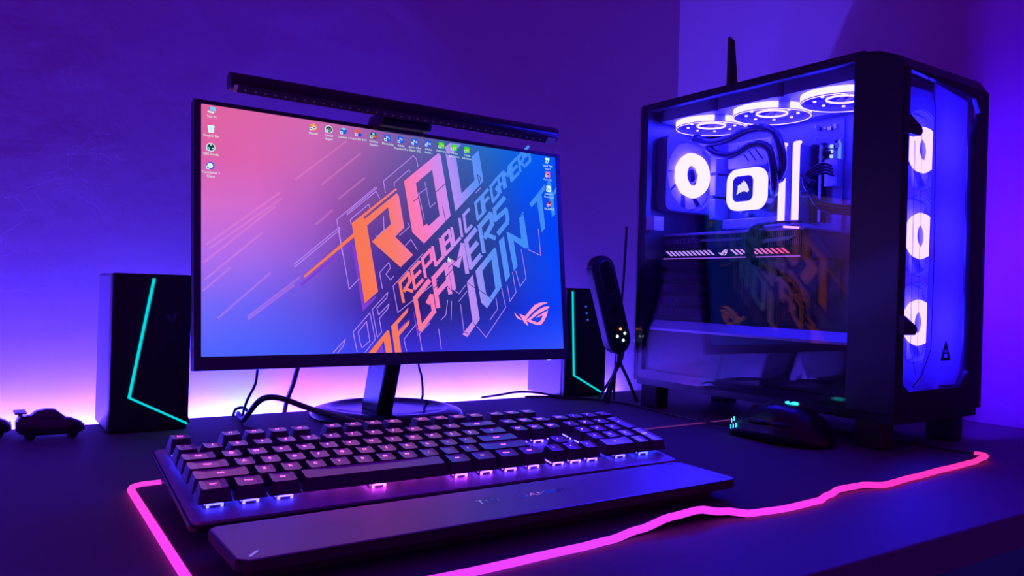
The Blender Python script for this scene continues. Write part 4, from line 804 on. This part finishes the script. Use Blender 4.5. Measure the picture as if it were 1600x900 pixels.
def slash(a): return [(a, .2635), (a + .0052, .2635), (a + .0185, .2545), (a + .0133, .2545)]
for i in range(11):
    P_('light_slash', MB().prism(slash(-.288 + .0101 * i), gf, -.0005, .0006), M_sl, gpu, color=(.5, .3, 1))
for i in range(11):
    k = i / 10; P_('light_slash', MB().prism(slash(-.136 + .0103 * i), gf, -.0005, .0006), M_sl, gpu, color=(.55 + .45 * k, .28 - .22 * k, 1 - .72 * k))
em = MB()
for q in LOGO: em.prism([(-.16 + (a - 440) * .00031 * 1.0, .2595 + (b - 55) * .00031) for a, b in q], gf, -.0003, .0006)
P_('emblem', em, M_sl, gpu, color=(.6, .4, 1))
M_und = emit_ramp('card_underline', ((0, -1, 0), .35), [(0, (.32, .12, .9)), (.5, (.4, .1, .9)), (.8, (1, .05, .45)), (1, (1, .05, .3))], .9)
P_('underline', MB().prism([(-.294, .2488), (.004, .2488), (.004, .2508), (-.294, .2508)], gf, -.0005, .0006), M_und, gpu)
P_('end_light', MB().prism([(-.03, .2955), (.0, .2925), (.0, .296), (-.03, .299)], gf, -.006, -.0005), emit('card_end', (.6, .3, 1), 2.2), gpu)
for i in range(4): P_('power_cable', MB().tube(smooth_path([(.985, .05 + .0045 * i, .312), (.945, .055 + .0045 * i, .3085), (.908, .066 + .0045 * i, .302), (.902, .077 + .0045 * i, .287), (.902, .08 + .0045 * i, .267), (.905, .079 + .0045 * i, .248), (.935, .076 + .0045 * i, .235), (1.0, .07 + .0045 * i, .21), (1.04, .07 + .0045 * i, .14)], 4), .0027, 6), M_satin)
# rear slot covers
for i in range(5):
    z = .151 + .0225 * i; sc = P_('slot_cover', MB().bb(.915, 1.03, .2965, .3015, z - .007, z + .007), M_in)
    hs = MB()
    for j in range(13): x = .925 + j * .0072; hs.prism([(x, z - .0035), (x + .0022, z - .0035), (x + .0045, z + .0035), (x + .0023, z + .0035)], ff(.2965), -.0005, .0008)
    P_('vent_slit', hs, M_mid, sc)
P_('drive_cage_edge', MB().bb(.862, .885, .27, .295, .30, .325), M_mid)
# small things on the front
sm = MB().line([(.914, .494), (.928, .478), (.9385, .45), (.9445, .24), (.943, .118), (.92, .082), (.9, .068)], .0022, ff(YF), -.0006)
P_('window_seam', sm, M_gloss)
P_('window_seam', MB().line([(.888, .40), (.891, .12), (.906, .085)], .0013, ff(YF), -.0006).line([(.905, .42), (.909, .1)], .0009, ff(YF), -.0006), M_gloss)
P_('emblem', MB().ringflat([(.982, .130), (.995, .1015), (.969, .1015)], [(.982, .1225), (.9895, .106), (.9755, .106)], ff(YF), -.0008, .0004).prism([(.979, .111), (.987, .111), (.985, .1135), (.98, .1135)], ff(YF), -.0008, .0004), M_gloss, label='dark triangular emblem')
for z in (.415, .149): P_('panel_latch', MB().prism([(.0, -.010), (.026, -.010), (.031, -.004), (.029, .002), (.0, .016)], frame((X0 + .001, -.2, z), (1, 0, 0), (0, 0, 1)), -.006, .006), M_case, bevel=.001)
for z0, z1 in ((.385, .402), (.30, .345), (.15, .168)): P_('side_tab', MB().bb(1.022, 1.03, -.1665, -.158, z0, z1), M_ring)

# antenna standing on the tower
an = root('wifi_antenna', 'thin black blade antenna rising from the back of the tower top', 'antenna', (1.0395, .255, ZT), size=.894, at=(.9129, .1453, .4951))
P2 = frame((1.0395, .255, ZT), (.83, -.56, 0), (0, 0, 1))
part('blade', MB().prism([(-.0085, .004), (.0165, .004), (.004, .142), (-.004, .15), (-.0085, .15)], P2, -.004, .004), M_black, an, bevel=.001)
part('base', MB().prism(rrect(.036, .02, .006, 3, .003, 0), frame((1.0395, .255, ZT), (.83, -.56, 0), (.56, .83, 0)), 0, .005), M_black, an)
